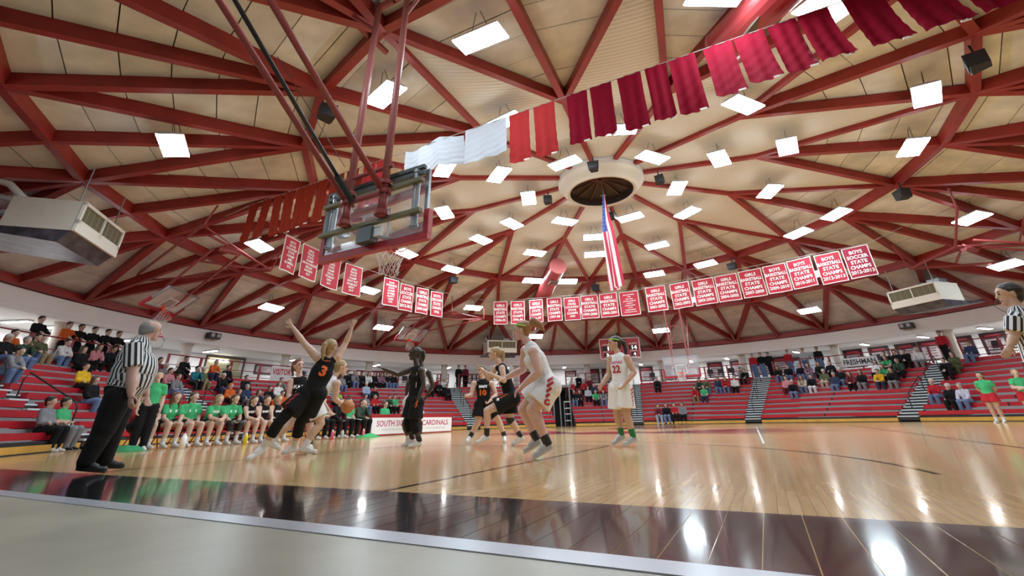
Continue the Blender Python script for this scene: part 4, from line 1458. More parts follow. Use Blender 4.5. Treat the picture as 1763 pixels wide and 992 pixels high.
class Body:
    """tapered, flattened limbs that are fused into one skin"""

    def __init__(s):
        s.p = []

    def cap(s, a, b, r0, r1, tg, flat=1.0, side=None, hard=False, bias=0.0):
        a, b = np.asarray(a, float), np.asarray(b, float)
        if np.linalg.norm(b - a) < 1e-4:
            b = a + V(0, 0, 1e-3)
        ax = unit(b - a)
        if side is None:
            side = np.cross(ax, V(0, 1, 0.01))
            if np.linalg.norm(side) < 0.1:
                side = np.cross(ax, V(1, 0, 0))
        side = unit(side - ax * np.dot(side, ax))
        s.p.append((a, b, r0, r1, tg, flat, side, np.cross(ax, side), hard, bias))

    def ball(s, c, r, tg, bias=0.0):
        s.cap(c, np.asarray(c) + V(0, 0, 0.002), r, r, tg, bias=bias)

    def grow(s, c, k, into=None):
        q = [(c + (p[0] - c) * k, c + (p[1] - c) * k, p[2] * k, p[3] * k) + p[4:] for p in s.p]
        if into is None:
            s.p = q
        else:
            into.p += q

    def mesh(s, n=14):
        vs, fs = [], []
        for a, b, r0, r1, tg, flat, sd, ot, hard, bias in s.p:
            ax = unit(b - a)
            rings = []
            if hard:
                prof = [(0, 0.02), (0, r0), (1, r1), (1, 0.02)]
                rows = [(a + (b - a) * t, r) for t, r in prof]
            else:
                rows = []
                for k in range(4):
                    q = (k + 0.35) / 4.2 * math.pi / 2
                    rows.append((a - ax * r0 * math.cos(q), r0 * math.sin(q)))
                rows.append((a, r0))
                rows.append((b, r1))
                for k in range(3, -1, -1):
                    q = (k + 0.35) / 4.2 * math.pi / 2
                    rows.append((b + ax * r1 * math.cos(q), r1 * math.sin(q)))
            k0 = len(vs)
            for c, r in rows:
                for k in range(n):
                    t = 2 * math.pi * k / n
                    vs.append(c + sd * (r * math.cos(t)) + ot * (r * flat * math.sin(t)))
            m = len(rows)
            for i in range(m - 1):
                for k in range(n):
                    l = (k + 1) % n
                    fs.append((k0 + i * n + k, k0 + i * n + l, k0 + (i + 1) * n + l, k0 + (i + 1) * n + k))
            fs.append(tuple(k0 + k for k in range(n))[::-1])
            fs.append(tuple(k0 + (m - 1) * n + k for k in range(n)))
        return vs, fs

    def dist(s, X):
        D_ = np.zeros((len(s.p), len(X)))
        U = np.zeros((len(s.p), len(X)))
        for i, (a, b, r0, r1, tg, flat, sd, ot, hard, bias) in enumerate(s.p):
            L = np.linalg.norm(b - a)
            ax = (b - a) / L
            w_ = X - a
            t = w_ @ ax / L
            tc_ = np.clip(t, 0, 1)
            r = r0 + (r1 - r0) * tc_
            v = w_ - np.outer(tc_ * L, ax)
            x, y, z = v @ sd, v @ ot / flat, v @ ax
            if hard:
                d = np.maximum(np.sqrt(x * x + y * y) - r, np.abs(t - tc_) * L * 1.0)
            else:
                d = np.sqrt(x * x + y * y + z * z) - r
            D_[i] = d - bias
            U[i] = np.arctan2(y, x) * r0
        return D_, U

    def fuse(s, name, voxel, smooth=3, n=14):
        vs, fs = s.mesh(n)
        me = bpy.data.meshes.new(name)
        me.from_pydata([tuple(v) for v in vs], [], fs)
        o = bpy.data.objects.new(name, me)
        TMP.collection.objects.link(o)
        md = o.modifiers.new('r', 'REMESH')
        md.mode = 'VOXEL'
        md.voxel_size = voxel
        with bpy.context.temp_override(scene=TMP, view_layer=TMP.view_layers[0]):
            dg = bpy.context.evaluated_depsgraph_get()
            m2 = bpy.data.meshes.new_from_object(o.evaluated_get(dg))
        bpy.data.objects.remove(o)
        bpy.data.meshes.remove(me)
        N = len(m2.vertices)
        X = np.zeros(N * 3)
        m2.vertices.foreach_get('co', X)
        X = X.reshape(-1, 3)
        E = np.zeros(len(m2.edges) * 2, int)
        m2.edges.foreach_get('vertices', E)
        E = E.reshape(-1, 2)
        cnt = np.bincount(E.ravel(), minlength=N).reshape(-1, 1) + 1e-9
        for it in range(smooth):
            S = np.zeros_like(X)
            np.add.at(S, E[:, 0], X[E[:, 1]])
            np.add.at(S, E[:, 1], X[E[:, 0]])
            X = X + (S / cnt - X) * (0.5 if it % 2 == 0 else -0.45 if smooth > 2 and it % 2 else 0.5)
        m2.vertices.foreach_set('co', X.ravel())
        m2.polygons.foreach_set('use_smooth', [True] * len(m2.polygons))
        m2.update()
        return m2, X

    def skin(s, name, voxel, tags, smooth=3, stripe=False):
        """fused mesh whose faces carry the material slot of the nearest limb"""
        m2, X = s.fuse(name, voxel, smooth)
        NF = len(m2.polygons)
        C = np.zeros(NF * 3)
        m2.polygons.foreach_get('center', C)
        C = C.reshape(-1, 3)
        D_, U = s.dist(C)
        win = D_.argmin(0)
        slot = {t: i for i, t in enumerate(tags)}
        pt = np.array([slot[p[4]] for p in s.p])
        m2.polygons.foreach_set('material_index', pt[win])
        if stripe:
            D_, U = s.dist(X)
            win = D_.argmin(0)
            at = m2.attributes.new('stripe', 'FLOAT', 'POINT')
            at.data.foreach_set('value', U[win, np.arange(len(X))].astype(np.float32))
        return m2


TAGS = ['skin', 'top', 'bottom', 'sock', 'shoe', 'sole', 'sleeve', 'lip', 'eye', 'brow', 'trim']
SKIN = {'f': mat('skin_fair', (0.60, 0.40, 0.31), 0.5, noise=0.05, nscale=14), 't': mat('skin_tan', (0.50, 0.31, 0.22), 0.5, noise=0.05, nscale=14), 'p': mat('skin_pink', (0.62, 0.39, 0.33), 0.5, noise=0.06, nscale=14), 'k': mat('skin_deep', (0.045, 0.025, 0.018), 0.42)}
HAIR = {'d': mat('hair_dark', (0.018, 0.012, 0.009), 0.5), 'b': mat('hair_brown', (0.085, 0.045, 0.022), 0.5), 'l': mat('hair_blond', (0.34, 0.22, 0.10), 0.5), 'r': mat('hair_auburn', (0.16, 0.05, 0.02), 0.5),
        'g': mat('hair_grey', (0.28, 0.27, 0.26), 0.6), 'w': mat('hair_white', (0.55, 0.53, 0.50), 0.6), 'o': mat('beanie_orange', (0.7, 0.16, 0.02), 0.8), 's': mat('hair_strawberry', (0.30, 0.14, 0.05), 0.5)}
CLOTH = {'bk': (0.008, 0.008, 0.010), 'rd': (0.45, 0.02, 0.03), 'gn': (0.06, 0.42, 0.17), 'gy': (0.22, 0.22, 0.24), 'wh': (0.70, 0.69, 0.70), 'nv': (0.03, 0.045, 0.10), 'jn': (0.13, 0.20, 0.36), 'ol': (0.10, 0.11, 0.055),
         'or': (0.62, 0.12, 0.02), 'pk': (0.6, 0.25, 0.28), 'ye': (0.70, 0.42, 0.02), 'te': (0.02, 0.17, 0.22), 'kh': (0.30, 0.23, 0.13), 'dg': (0.035, 0.07, 0.045), 'mr': (0.16, 0.02, 0.035), 'mv': (0.26, 0.13, 0.2), 'lb': (0.32, 0.42, 0.56),
         'lg': (0.32, 0.55, 0.08), 'lgy': (0.45, 0.48, 0.52), 'be': (0.5, 0.42, 0.32), 'lv': (0.55, 0.55, 0.68)}
CNAME = {'bk': 'black', 'rd': 'red', 'gn': 'green', 'gy': 'grey', 'wh': 'white', 'nv': 'navy', 'jn': 'blue jeans', 'ol': 'olive', 'or': 'orange', 'pk': 'pink', 'ye': 'yellow', 'te': 'teal', 'kh': 'khaki', 'dg': 'dark green', 'mr': 'maroon', 'mv': 'mauve',
         'lb': 'pale blue', 'lg': 'lime green', 'lgy': 'light grey', 'be': 'beige', 'lv': 'lavender'}


def cloth(k):
    return mat('cloth_' + k, CLOTH[k], 0.85, spec=0.25, noise=0.14, nscale=9, bump=0.4, bscale=12)


M_SHOEW = mat('shoe_white', (0.68, 0.68, 0.70), 0.5)
M_SHOEB = mat('shoe_black', (0.012, 0.012, 0.014), 0.35)
M_SOLE = mat('shoe_sole', (0.6, 0.6, 0.6), 0.6)
M_LIP = mat('lip_rose', (0.48, 0.22, 0.20), 0.5)
M_EYE = mat('eye_dark', (0.03, 0.025, 0.02), 0.2)
m = bpy.data.materials.new('referee_stripes')
m.use_nodes = True
nt = m.node_tree
at = nt.nodes.new('ShaderNodeAttribute')
at.attribute_name = 'stripe'
mm = nt.nodes.new('ShaderNodeMath')
mm.operation = 'MULTIPLY'
mm.inputs[1].default_value = 1 / 0.062
fr = nt.nodes.new('ShaderNodeMath')
fr.operation = 'FRACT'
gt = nt.nodes.new('ShaderNodeMath')
gt.operation = 'GREATER_THAN'
gt.inputs[1].default_value = 0.5
mx = nt.nodes.new('ShaderNodeMixRGB')
mx.inputs[1].default_value = (0.72, 0.72, 0.74, 1)
mx.inputs[2].default_value = (0.012, 0.012, 0.015, 1)
nt.links.new(at.outputs['Fac'], mm.inputs[0])
nt.links.new(mm.outputs[0], fr.inputs[0])
nt.links.new(fr.outputs[0], gt.inputs[0])
nt.links.new(gt.outputs[0], mx.inputs[0])
nt.links.new(mx.outputs[0], nt.nodes['Principled BSDF'].inputs['Base Color'])
nt.nodes['Principled BSDF'].inputs['Roughness'].default_value = 0.8
M_REF = m


HK = 1.16              # heads with their hair


def head(BB, hc, f, u, fine=True):
    B = Body()
    f = unit(f)
    u = unit(u - f * np.dot(u, f))
    l = np.cross(u, f)
    B.cap(hc + u * .03 - f * .030, hc + u * .03 + f * .016, .080, .076, 'skin', 1.0, l)
    B.cap(hc + f * .030 + u * .02, hc + f * .040 - u * .062, .060, .042, 'skin', 1.0, l)
    B.cap(hc - f * .03 - u * .02, hc + f * .03 - u * .06, .055, .040, 'skin', 1.0, l)
    B.ball(hc + f * .066 - u * .088, .024, 'skin')
    B.cap(hc + f * .090 + u * .012, hc + f * .104 - u * .022, .009, .014, 'skin')
    for e in (-1, 1):
        B.cap(hc + l * e * .074 - f * .012 + u * .014, hc + l * e * .076 - f * .014 - u * .022, .018, .013, 'skin', 1.0)
        if fine:
            B.ball(hc + f * .084 + l * e * .031 + u * .012, .0075, 'eye', 0.002)
            B.cap(hc + f * .090 + l * e * .018 + u * .034, hc + f * .080 + l * e * .046 + u * .036, .006, .005, 'brow', bias=0.001)
    if fine:
        B.cap(hc + f * .090 + l * .018 - u * .052, hc + f * .090 - l * .018 - u * .052, .008, .008, 'lip', bias=0.003)
    B.grow(hc, HK, BB)
    return f, u, l


def hair_mesh(name, hc, f, u, style, voxel=0.012, wind=None):
    f = unit(f)
    u = unit(u - f * np.dot(u, f))
    l = np.cross(u, f)
    B = Body()
    if style == 'bald':
        B.cap(hc - f * .036 + u * .026, hc - f * .038 - u * .004, .0825, .0765, 'skin', 1.0, l)
        for k in range(-5, 6):
            a = k / 5 * 1.75
            c = hc - f * .078 * math.cos(a) + l * .078 * math.sin(a) + u * 0.012
            B.cap(c + u * .012, c - u * .035, .016, .014, 'skin')
    else:
        B.cap(hc + u * .044 - f * .040, hc + u * .046 - f * .004, .090, .084, 'skin', 1.0, l)
        B.cap(hc - f * .052 + u * .02, hc - f * .048 - u * .045, .066, .052, 'skin', 1.0, l)
        for e in (-1, 1):
            B.cap(hc + l * e * .062 + u * .045 - f * .012, hc + l * e * .068 - f * .018 - u * .005, .030, .018, 'skin')
    if style == 'long':
        for e in (-1, 0, 1):
            B.cap(hc - f * .055 + l * e * .05, hc - f * .065 + l * e * .075 - u * .24, .045, .028, 'skin')
        for e in (-1, 1):
            B.cap(hc + l * e * .075 + u * .02, hc + l * e * .09 - u * .2 + f * .02, .026, .016, 'skin')
    if style == 'pony' or style == 'tail':
        w_ = V(0, 0, 0) if wind is None else np.asarray(wind, float)
        p0 = hc - f * .105 + u * .055
        pts = [p0, p0 - f * .05 - u * .01 + w_ * .25, p0 - f * .065 - u * .09 + w_ * .6, p0 - f * .055 - u * .19 + w_]
        for (a, b), (r0, r1) in zip(zip(pts, pts[1:]), ((.024, .036), (.036, .034), (.034, .012))):
            B.cap(a, b, r0, r1, 'skin')
    if style == 'flying':
        w_ = np.asarray(wind, float)
        p0 = hc - f * .10 + u * .06
        pts = [p0, p0 + w_ * .35 + u * .05, p0 + w_ * .8 - u * .01, p0 + w_ * 1.15 - u * .09]
        for (a, b), (r0, r1) in zip(zip(pts, pts[1:]), ((.03, .05), (.05, .045), (.045, .012))):
            B.cap(a, b, r0, r1, 'skin')
    B.grow(hc, HK)
    m2, X = B.fuse(name, voxel, 2, 12)
    return m2


def hand(B, wr, el, pose, nrm, fine, tg='skin', k=1.0):
    d = unit(wr - el)
    nrm = unit(nrm - d * np.dot(nrm, d))
    s_ = np.cross(d, nrm)
    pm = wr + d * .075 * k
    B.cap(wr + d * .012, pm, .029 * k, .036 * k, tg, 0.45, s_)
    curl = {'open': 0.12, 'relax': 0.55, 'fist': 1.35, 'spread': 0.08, 'grip': 0.8}[pose]
    for i, L in enumerate((.066, .076, .071, .055)):
        o = (i - 1.5) * .0185 * k
        base = pm + s_ * o + d * .012
        sp = s_ * (i - 1.5) * (0.20 if pose in ('spread', 'open') else 0.03)
        d1 = unit(d * math.cos(curl * .6) + nrm * math.sin(curl * .6) + sp)
        d2 = unit(d * math.cos(curl * 1.5) + nrm * math.sin(curl * 1.5) + sp)
        a = base + d1 * L * .52 * k
        B.cap(base, a, .0098 * k, .0090 * k, tg)
        B.cap(a, a + d2 * L * .5 * k, .0090 * k, .0078 * k, tg)
    tb_ = wr + d * .028 + s_ * .030
    t1 = unit(d * .65 + s_ * .75 + nrm * (.15 + curl * .25))
    a = tb_ + t1 * .036 * k
    B.cap(tb_, a, .0125 * k, .0110 * k, tg)
    B.cap(a, a + unit(d * .9 + s_ * .25 + nrm * curl * .4) * .032 * k, .0108 * k, .0085 * k, tg)


def build_body(J, o, voxel, name, fine=True, smooth=3):
    """J: joints in local space; o: outfit options"""
    g = {k: np.asarray(v, float) for k, v in J.items()}
    B = Body()
    nk, pe = g['nk'], g['pe']
    sd = unit(g['sb'] - g['sa'])
    up = unit(nk - pe)
    fw = np.cross(up, sd)
    bf = o.get('bf')                       # body front
    if bf is not None and np.dot(fw, bf) < 0:
        fw = -fw
    w_ = o.get('w', 1.06)
    lw = o.get('lw', w_ * 1.14)
    loose = o.get('loose', 0.012)
    belly = o.get('belly', 0.0)
    B.cap(nk - up * .03, g['hd'] - up * .02, .058 * w_, .050 * w_, 'skin')
    f, u, l = head(B, g['hd'], o['face'], o.get('hup', unit(g['hd'] - nk * 1.0) * 0.35 + V(0, 0, 1)), fine)
    S = lambda t: nk + (pe - nk) * t
    top = 'top'
    B.cap(S(.16), S(.38), (.125 + loose) * w_, (.150 + loose) * w_, top, .70, sd)
    B.cap(S(.38), S(.68) + fw * belly * .6, (.150 + loose) * w_, (.134 + loose) * w_ + belly, top, .76 + belly, sd)
    B.cap(S(.68) + fw * belly * .6, S(.93), (.134 + loose) * w_ + belly, (.146 + loose) * w_ + belly * .3, top, .80 + belly, sd, hard=True)
    B.cap(S(.60) + fw * belly * .6, S(.76) + fw * belly * .5, (.134 + loose) * w_ + belly, (.134 + loose) * w_ + belly * .8, top, .80 + belly, sd)
    if o.get('chest', 0):
        for e in (-1, 1):
            B.ball(S(.33) + sd * e * .062 + fw * (.075 + loose), .058 * w_ + loose * .5, top)
    slv = o.get('slv', 0)
    for A, e in (('a', -1), ('b', 1)):
        sh, el, wr = g['s' + A], g['e' + A], g['w' + A]
        yk = nk - up * .035 + sd * e * .04
        if slv:
            B.cap(yk, sh, .054 * w_, .056 * lw, top)
        else:
            B.cap(yk, yk + (sh - yk) * .55, .056 * w_, .054 * w_, top, bias=.003)
            B.cap(yk, sh, .050 * w_, .052 * lw, 'skin')
            B.ball(sh, .057 * lw, 'skin')
        B.cap(sh, sh + (el - sh) * .4, .052 * lw, .050 * lw, 'skin' if slv < 1 else top)
        B.cap(sh + (el - sh) * .4, el, .050 * lw, .038 * lw, 'skin' if slv < 1 else top)
        B.cap(el, el + (wr - el) * .35, .038 * lw, .041 * lw, 'skin' if slv < 1.5 else top)
        B.cap(el + (wr - el) * .35, wr, .041 * lw, .025 * lw, 'skin' if slv < 2 else top)
        if slv and slv < 1:
            B.cap(sh - (el - sh) * .1, sh + (el - sh) * slv, .058 * lw + loose, .060 * lw + loose, top, hard=True)
        elif slv >= 1:
            B.cap(sh, el, .060 * lw + loose * .5, .052 * lw + loose * .5, top)
            if slv >= 2:
                B.cap(el, wr - (wr - el) * .06, .050 * lw + loose * .4, .036 * lw, top)
        if o.get('band'):
            if A in o['band']:
                B.cap(wr - (wr - el) * .22, wr - (wr - el) * .02, .034, .031, 'sleeve', hard=True)
        nrm = o.get('palm' + A, fw * .6 - sd * e * .8)
        hand(B, wr, el, o.get('hand' + A, 'relax'), np.asarray(nrm, float), fine, k=1.0 if w_ < 1.15 else 1.1)
        hp = pe + sd * e * .088 * w_ - up * .03
        kn, an, to = g['k' + A], g['a' + A], g['t' + A]
        B.cap(hp, hp + (kn - hp) * .5, .092 * lw, .080 * lw, 'skin')
        B.cap(hp + (kn - hp) * .5, kn, .080 * lw, .058 * lw, 'skin')
        calf = kn + (an - kn) * .32 - fw * .012
        B.cap(kn, calf, .056 * lw, .060 * lw, 'skin')
        B.cap(calf, an + (kn - an) * .25, .060 * lw, .040 * lw, 'skin')
        B.cap(an + (kn - an) * .25, an, .040 * lw, .035 * lw, 'skin')
        kind = o.get('legs', 'shorts')
        if kind == 'shorts':
            B.ball(hp + fw * -.005, .124 * lw, 'bottom', .004)
            B.cap(hp, hp + (kn - hp) * o.get('shl', .72), .112 * lw, o.get('shr', .128) * lw, 'bottom', hard=True)
        elif kind == 'skirt':
            B.cap(hp + up * .10, hp + (kn - hp) * .48, .115, .17, 'bottom', hard=True)
        else:
            B.cap(hp, kn, .100 * lw, .078 * lw, 'bottom')
            B.cap(kn, an + (kn - an) * .04, .075 * lw, o.get('cuff', .062) * lw, 'bottom')
            B.cap(kn + (an - kn) * .3, an - (an - kn) * .06, .072 * lw, o.get('cuff', .062) * lw, 'bottom', hard=True)
        if o.get('ksleeve') and A in o['ksleeve']:
            t0, t1 = o.get('kspan', (.72, .42))
            B.cap(hp + (kn - hp) * t0, kn, .078 * lw, .070 * lw, 'sleeve', hard=True, bias=.002)
            B.ball(kn, .069 * lw, 'sleeve', .006)
            B.cap(kn, kn + (an - kn) * t1, .070 * lw, .070 * lw, 'sleeve', hard=True, bias=.002)
        if kind != 'pants':
            B.cap(an + (kn - an) * o.get('sockh', .28), an - (kn - an) * .05, .047 * lw, .042 * lw, 'sock', hard=True, bias=.001)
        # shoe
        fd_ = to - an
        fd_[2] = min(fd_[2], 0)
        fh = unit(V(fd_[0], fd_[1], 0) if np.hypot(fd_[0], fd_[1]) > .03 else fw)
        dn = unit((an - kn) * .5 + V(0, 0, -1))
        heel = an + dn * .045 - fh * .028
        toe = heel + unit(to - heel) * max(.17, min(.215, np.linalg.norm(to - heel)))
        mid_ = heel + (toe - heel) * .45 + V(0, 0, .012)
        sv = np.cross(fh, V(0, 0, 1))
        B.cap(an + dn * .01, heel, .046, .040, 'shoe', 1.0, sv)
        B.cap(an + dn * .02 + fh * .02, mid_ + fh * .03, .042, .042, 'shoe', 0.9, sv)
        B.cap(heel, toe, .039, .041, 'shoe', 0.80, sv)
        B.cap(heel + V(0, 0, -.028), toe + V(0, 0, -.026), .041, .043, 'sole', 0.32, sv)
    B.cap(pe + sd * .07 - up * .01, pe - sd * .07 - up * .01, .122 * w_, .122 * w_, 'bottom', 1.0, fw)
    if True:
        B.cap(S(.90), S(1.02), (.150 + loose * .6) * w_ + belly * .25, .158 * w_, 'bottom', .84 + belly * .5, sd, hard=True)
    if o.get('trim'):
        B.cap(S(.02) + up * .02, S(.05), .062 * w_, .078 * w_, 'trim', .9, sd, hard=True, bias=.002)
    me = B.skin(name, voxel, TAGS, smooth, o.get('stripe', False))
    return me, B, (f, u, l), sd, fw, up


def dress(me, o):
    c = o
    mats = {'skin': SKIN[c.get('skin', 'f')], 'top': c['top'], 'bottom': c['bottom'], 'sock': c.get('sock', M_SHOEW), 'shoe': c.get('shoe', M_SHOEW), 'sole': c.get('sole', M_SOLE), 'sleeve': c.get('sleeve', M_SHOEB),
            'lip': M_LIP if c.get('skin', 'f') != 'k' else mat('lip_deep', (0.09, 0.03, 0.03), 0.5), 'eye': M_EYE, 'brow': HAIR[c.get('hair', 'b')], 'trim': c.get('trimm', M_BAN)}
    for t in TAGS:
        me.materials.append(mats[t])


def on_body(bvh, c, n, r, u, lines, mtl, parent, name='lettering', bold=0.03, lift=0.011):
    """lettering laid on the clothing: cast every glyph corner onto the body"""
    n, r, u = Vector(n).normalized(), Vector(r).normalized(), Vector(u).normalized()
    mb = MB()
    for tx, x, y, wd, ht in lines:
        v, f, asp = glyphs(tx, bold)
        vs, ok = [], []
        for a, b in v:
            s_ = Vector(c) + r * (x + a * wd) + u * (y + b * ht)
            h_ = bvh.ray_cast(s_ + n * 0.5, -n, 1.0)
            vs.append((h_[0] + n * lift) if h_[0] is not None else s_)
            ok.append(h_[0] is not None)
        mb.add(vs, [q for q in f if all(ok[i] for i in q)])
    return mb.build(name, mtl, parent, fix=False)


def person(J, label, o, voxel=0.011, group=None, fine=True):
    ank = (np.asarray(J['ta'], float) + np.asarray(J['tb'], float)) / 2
    root = V(ank[0], ank[1], 0)
    L = {k: np.asarray(v, float) - root for k, v in J.items()}
    me, B, (f, u, l), sd, fw, up = build_body(L, o, voxel, 'body', fine)
    co = np.zeros(len(me.vertices) * 3)
    me.vertices.foreach_get('co', co)
    zmin = co.reshape(-1, 3)[:, 2].min()
    dz = -zmin + 0.003 if o.get('ground', True) else 0.0
    t_ = empty('person', (root[0], root[1], dz), label=label, cat='person', group=group)
    dress(me, o)
    bo = link(bpy.data.objects.new('body', me), t_)
    hs = o.get('style', 'tail')
    hm = hair_mesh('hair', L['hd'], f, u, hs, 0.010 if fine else 0.018, o.get('wind'))
    hm.materials.append(HAIR[o.get('hair', 'b')])
    link(bpy.data.objects.new('hair', hm), t_)
    if o.get('headband'):
        hc = L['hd']
        pts = []
        for k in range(24):
            a = 2 * math.pi * k / 24
            pts.append(Vector(hc + (u * .058 + f * (-.014 + .097 * math.cos(a)) + l * (.091 * math.sin(a)) + u * (.018 * math.cos(a))) * HK))
        MB().tube(pts, 0.0085, 6, closed=True).build('headband', o['headband'], t_)
    vs = [Vector(v.co) for v in me.vertices]
    bvh = BVHTree.FromPolygons(vs, [tuple(p.vertices) for p in me.polygons])
    return t_, L, (f, u, l), sd, fw, up, bvh


exec_joints = dict(
refl=dict(hd=(-6.13,4.75,1.61),nk=(-6.17,4.69,1.46),pe=(-6.17,4.69,0.84),sa=(-6.04,4.53,1.36),ea=(-5.94,4.56,1.02),wa=(-5.90,4.59,0.80),sb=(-6.30,4.84,1.41),eb=(-6.28,4.97,1.07),wb=(-6.20,5.02,0.83),ka=(-6.11,4.57,0.42),aa=(-6.14,4.51,0.09),ta=(-6.00,4.65,0.01),kb=(-6.25,4.78,0.42),ab=(-6.24,4.79,0.09),tb=(-6.12,4.92,0.03)),
p3=dict(hd=(-4.71,6.72,1.54),nk=(-4.73,6.70,1.34),pe=(-4.85,6.61,0.86),sa=(-4.86,6.60,1.39),ea=(-5.09,6.50,1.63),wa=(-5.22,6.34,1.85),sb=(-4.61,6.79,1.41),eb=(-4.56,6.89,1.64),wb=(-4.48,6.88,1.88),ka=(-5.10,6.30,0.45),aa=(-5.29,6.29,0.13),ta=(-5.35,6.12,-0.01),kb=(-5.08,6.75,0.43),ab=(-5.22,6.90,0.11),tb=(-5.30,6.78,0.03)),
drib=dict(hd=(-5.21,7.83,1.42),nk=(-5.31,7.76,1.22),pe=(-5.52,7.61,0.85),sa=(-5.15,7.69,1.13),ea=(-5.18,7.73,0.88),wa=(-5.11,7.90,0.78),sb=(-5.46,7.88,1.18),eb=(-5.57,7.82,0.90),wb=(-5.38,7.89,0.70),ka=(-5.32,7.63,0.48),aa=(-5.49,7.51,0.13),ta=(-5.34,7.61,0.05),kb=(-5.83,7.53,0.50),ab=(-6.04,7.36,0.23),tb=(-5.93,7.43,0.12)),
east=dict(hd=(-6.73,8.57,1.61),nk=(-6.68,8.61,1.37),pe=(-6.55,8.72,0.77),sa=(-6.80,8.53,1.30),ea=(-6.77,8.48,1.03),wa=(-6.56,8.45,0.88),sb=(-6.53,8.73,1.33),eb=(-6.38,8.84,1.66),wb=(-6.23,8.89,1.99),ka=(-6.52,8.61,0.43),aa=(-6.58,8.69,0.12),ta=(-6.48,8.52,0.08),kb=(-6.36,8.79,0.42),ab=(-6.35,8.86,0.11),tb=(-6.21,8.72,0.07)),
blk=dict(hd=(-4.37,9.22,1.77),nk=(-4.30,9.25,1.52),pe=(-4.31,9.25,0.84),sa=(-4.14,9.13,1.41),ea=(-4.08,9.13,1.12),wa=(-4.16,9.07,0.85),sb=(-4.49,9.35,1.46),eb=(-4.74,9.27,1.37),wb=(-5.02,9.08,1.49),ka=(-4.25,9.16,0.40),aa=(-4.13,9.22,0.10),ta=(-4.31,9.11,0.02),kb=(-4.46,9.31,0.41),ab=(-4.35,9.36,0.14),tb=(-4.51,9.26,0.03)),
wbh=dict(hd=(-4.54,9.91,1.78),nk=(-4.51,9.93,1.54),pe=(-4.63,9.87,0.87),sa=(-4.34,9.95,1.46),ea=(-4.24,9.99,1.20),wa=(-4.34,9.95,1.00),sb=(-4.71,9.94,1.47),eb=(-4.81,9.89,1.21),wb=(-4.81,9.89,0.96),ka=(-4.72,9.71,0.43),aa=(-4.66,9.85,0.13),ta=(-4.79,10.01,0.03),kb=(-4.52,10.03,0.42),ab=(-4.51,10.04,0.12),tb=(-4.58,10.22,0.04)),
p10=dict(hd=(-3.31,10.70,1.44),nk=(-3.28,10.71,1.23),pe=(-3.25,10.72,0.73),sa=(-3.48,10.65,1.17),ea=(-3.52,10.58,0.92),wa=(-3.56,10.36,0.90),sb=(-3.07,10.77,1.16),eb=(-2.97,10.75,0.92),wb=(-3.07,10.56,0.78),ka=(-3.36,10.63,0.37),aa=(-3.54,10.63,0.07),ta=(-3.56,10.47,-0.01),kb=(-2.93,10.81,0.38),ab=(-2.82,10.90,0.06),tb=(-2.77,10.74,-0.03)),
p6=dict(hd=(-2.58,9.25,1.65),nk=(-2.45,9.28,1.43),pe=(-2.27,9.33,0.83),sa=(-2.39,9.12,1.35),ea=(-2.33,9.06,1.11),wa=(-2.61,8.96,1.25),sb=(-2.62,9.42,1.38),eb=(-2.74,9.42,1.19),wb=(-2.90,9.33,1.38),ka=(-2.69,9.07,0.58),aa=(-2.70,9.10,0.16),ta=(-2.89,9.03,0.04),kb=(-2.32,9.44,0.40),ab=(-2.12,9.49,0.12),tb=(-2.26,9.43,0.00)),
w925=dict(hd=(-1.37,6.36,1.56),nk=(-1.25,6.38,1.34),pe=(-1.06,6.41,0.84),sa=(-1.18,6.20,1.24),ea=(-1.11,6.16,0.98),wa=(-1.34,6.16,0.81),sb=(-1.36,6.54,1.31),eb=(-1.42,6.61,1.06),wb=(-1.64,6.52,0.96),ka=(-1.24,6.25,0.52),aa=(-1.06,6.31,0.13),ta=(-1.23,6.26,0.00),kb=(-1.41,6.50,0.53),ab=(-1.24,6.50,0.18),tb=(-1.38,6.46,0.05)),
p22=dict(hd=(-0.11,8.90,1.70),nk=(-0.05,8.90,1.50),pe=(-0.10,8.90,0.94),sa=(0.09,8.82,1.42),ea=(0.18,8.78,1.17),wa=(-0.02,8.68,0.97),sb=(-0.21,9.00,1.45),eb=(-0.29,9.00,1.17),wb=(-0.43,8.90,0.99),ka=(-0.05,8.85,0.48),aa=(0.02,8.85,0.14),ta=(-0.15,8.78,0.03),kb=(-0.21,9.00,0.47),ab=(-0.18,9.02,0.17),tb=(-0.34,8.95,0.04)),
refr=dict(hd=(4.75,6.68,1.64),nk=(4.76,6.67,1.45),pe=(4.74,6.69,0.79),sa=(4.60,6.57,1.33),ea=(4.52,6.58,1.13),wa=(4.42,6.55,1.03),sb=(4.93,6.78,1.38),eb=(4.94,6.79,1.15),wb=(4.83,6.75,0.95),ka=(4.65,6.63,0.43),aa=(4.63,6.64,0.06),ta=(4.49,6.62,-0.03),kb=(4.83,6.75,0.42),ab=(4.83,6.75,0.08),tb=(4.69,6.72,-0.01)),
)
JT = exec_joints
M_JB = mat('jersey_black', (0.007, 0.007, 0.008), 0.85, spec=0.25, bump=0.35, bscale=11)
M_JW = mat('jersey_white', (0.74, 0.73, 0.74), 0.75, bump=0.45, bscale=11)
M_NEON = mat('neon_green', (0.30, 0.75, 0.10), 0.6)
M_ORL = mat('letter_orange', (0.75, 0.14, 0.02), 0.6)
M_REDL = mat('letter_dark_red', (0.42, 0.015, 0.03), 0.6)
M_SHOEG = mat('shoe_grey', (0.42, 0.43, 0.45), 0.5)
M_SOCKG = mat('sock_green', (0.02, 0.16, 0.05), 0.8)
zz = V(0, 0, 1)


def vd(k):
    """view-aligned axes at a figure: right, away"""
    p_ = V(*JT[k]['pe'])
    aw = unit(V(p_[0], p_[1], 0))
    return V(aw[1], -aw[0], 0), aw


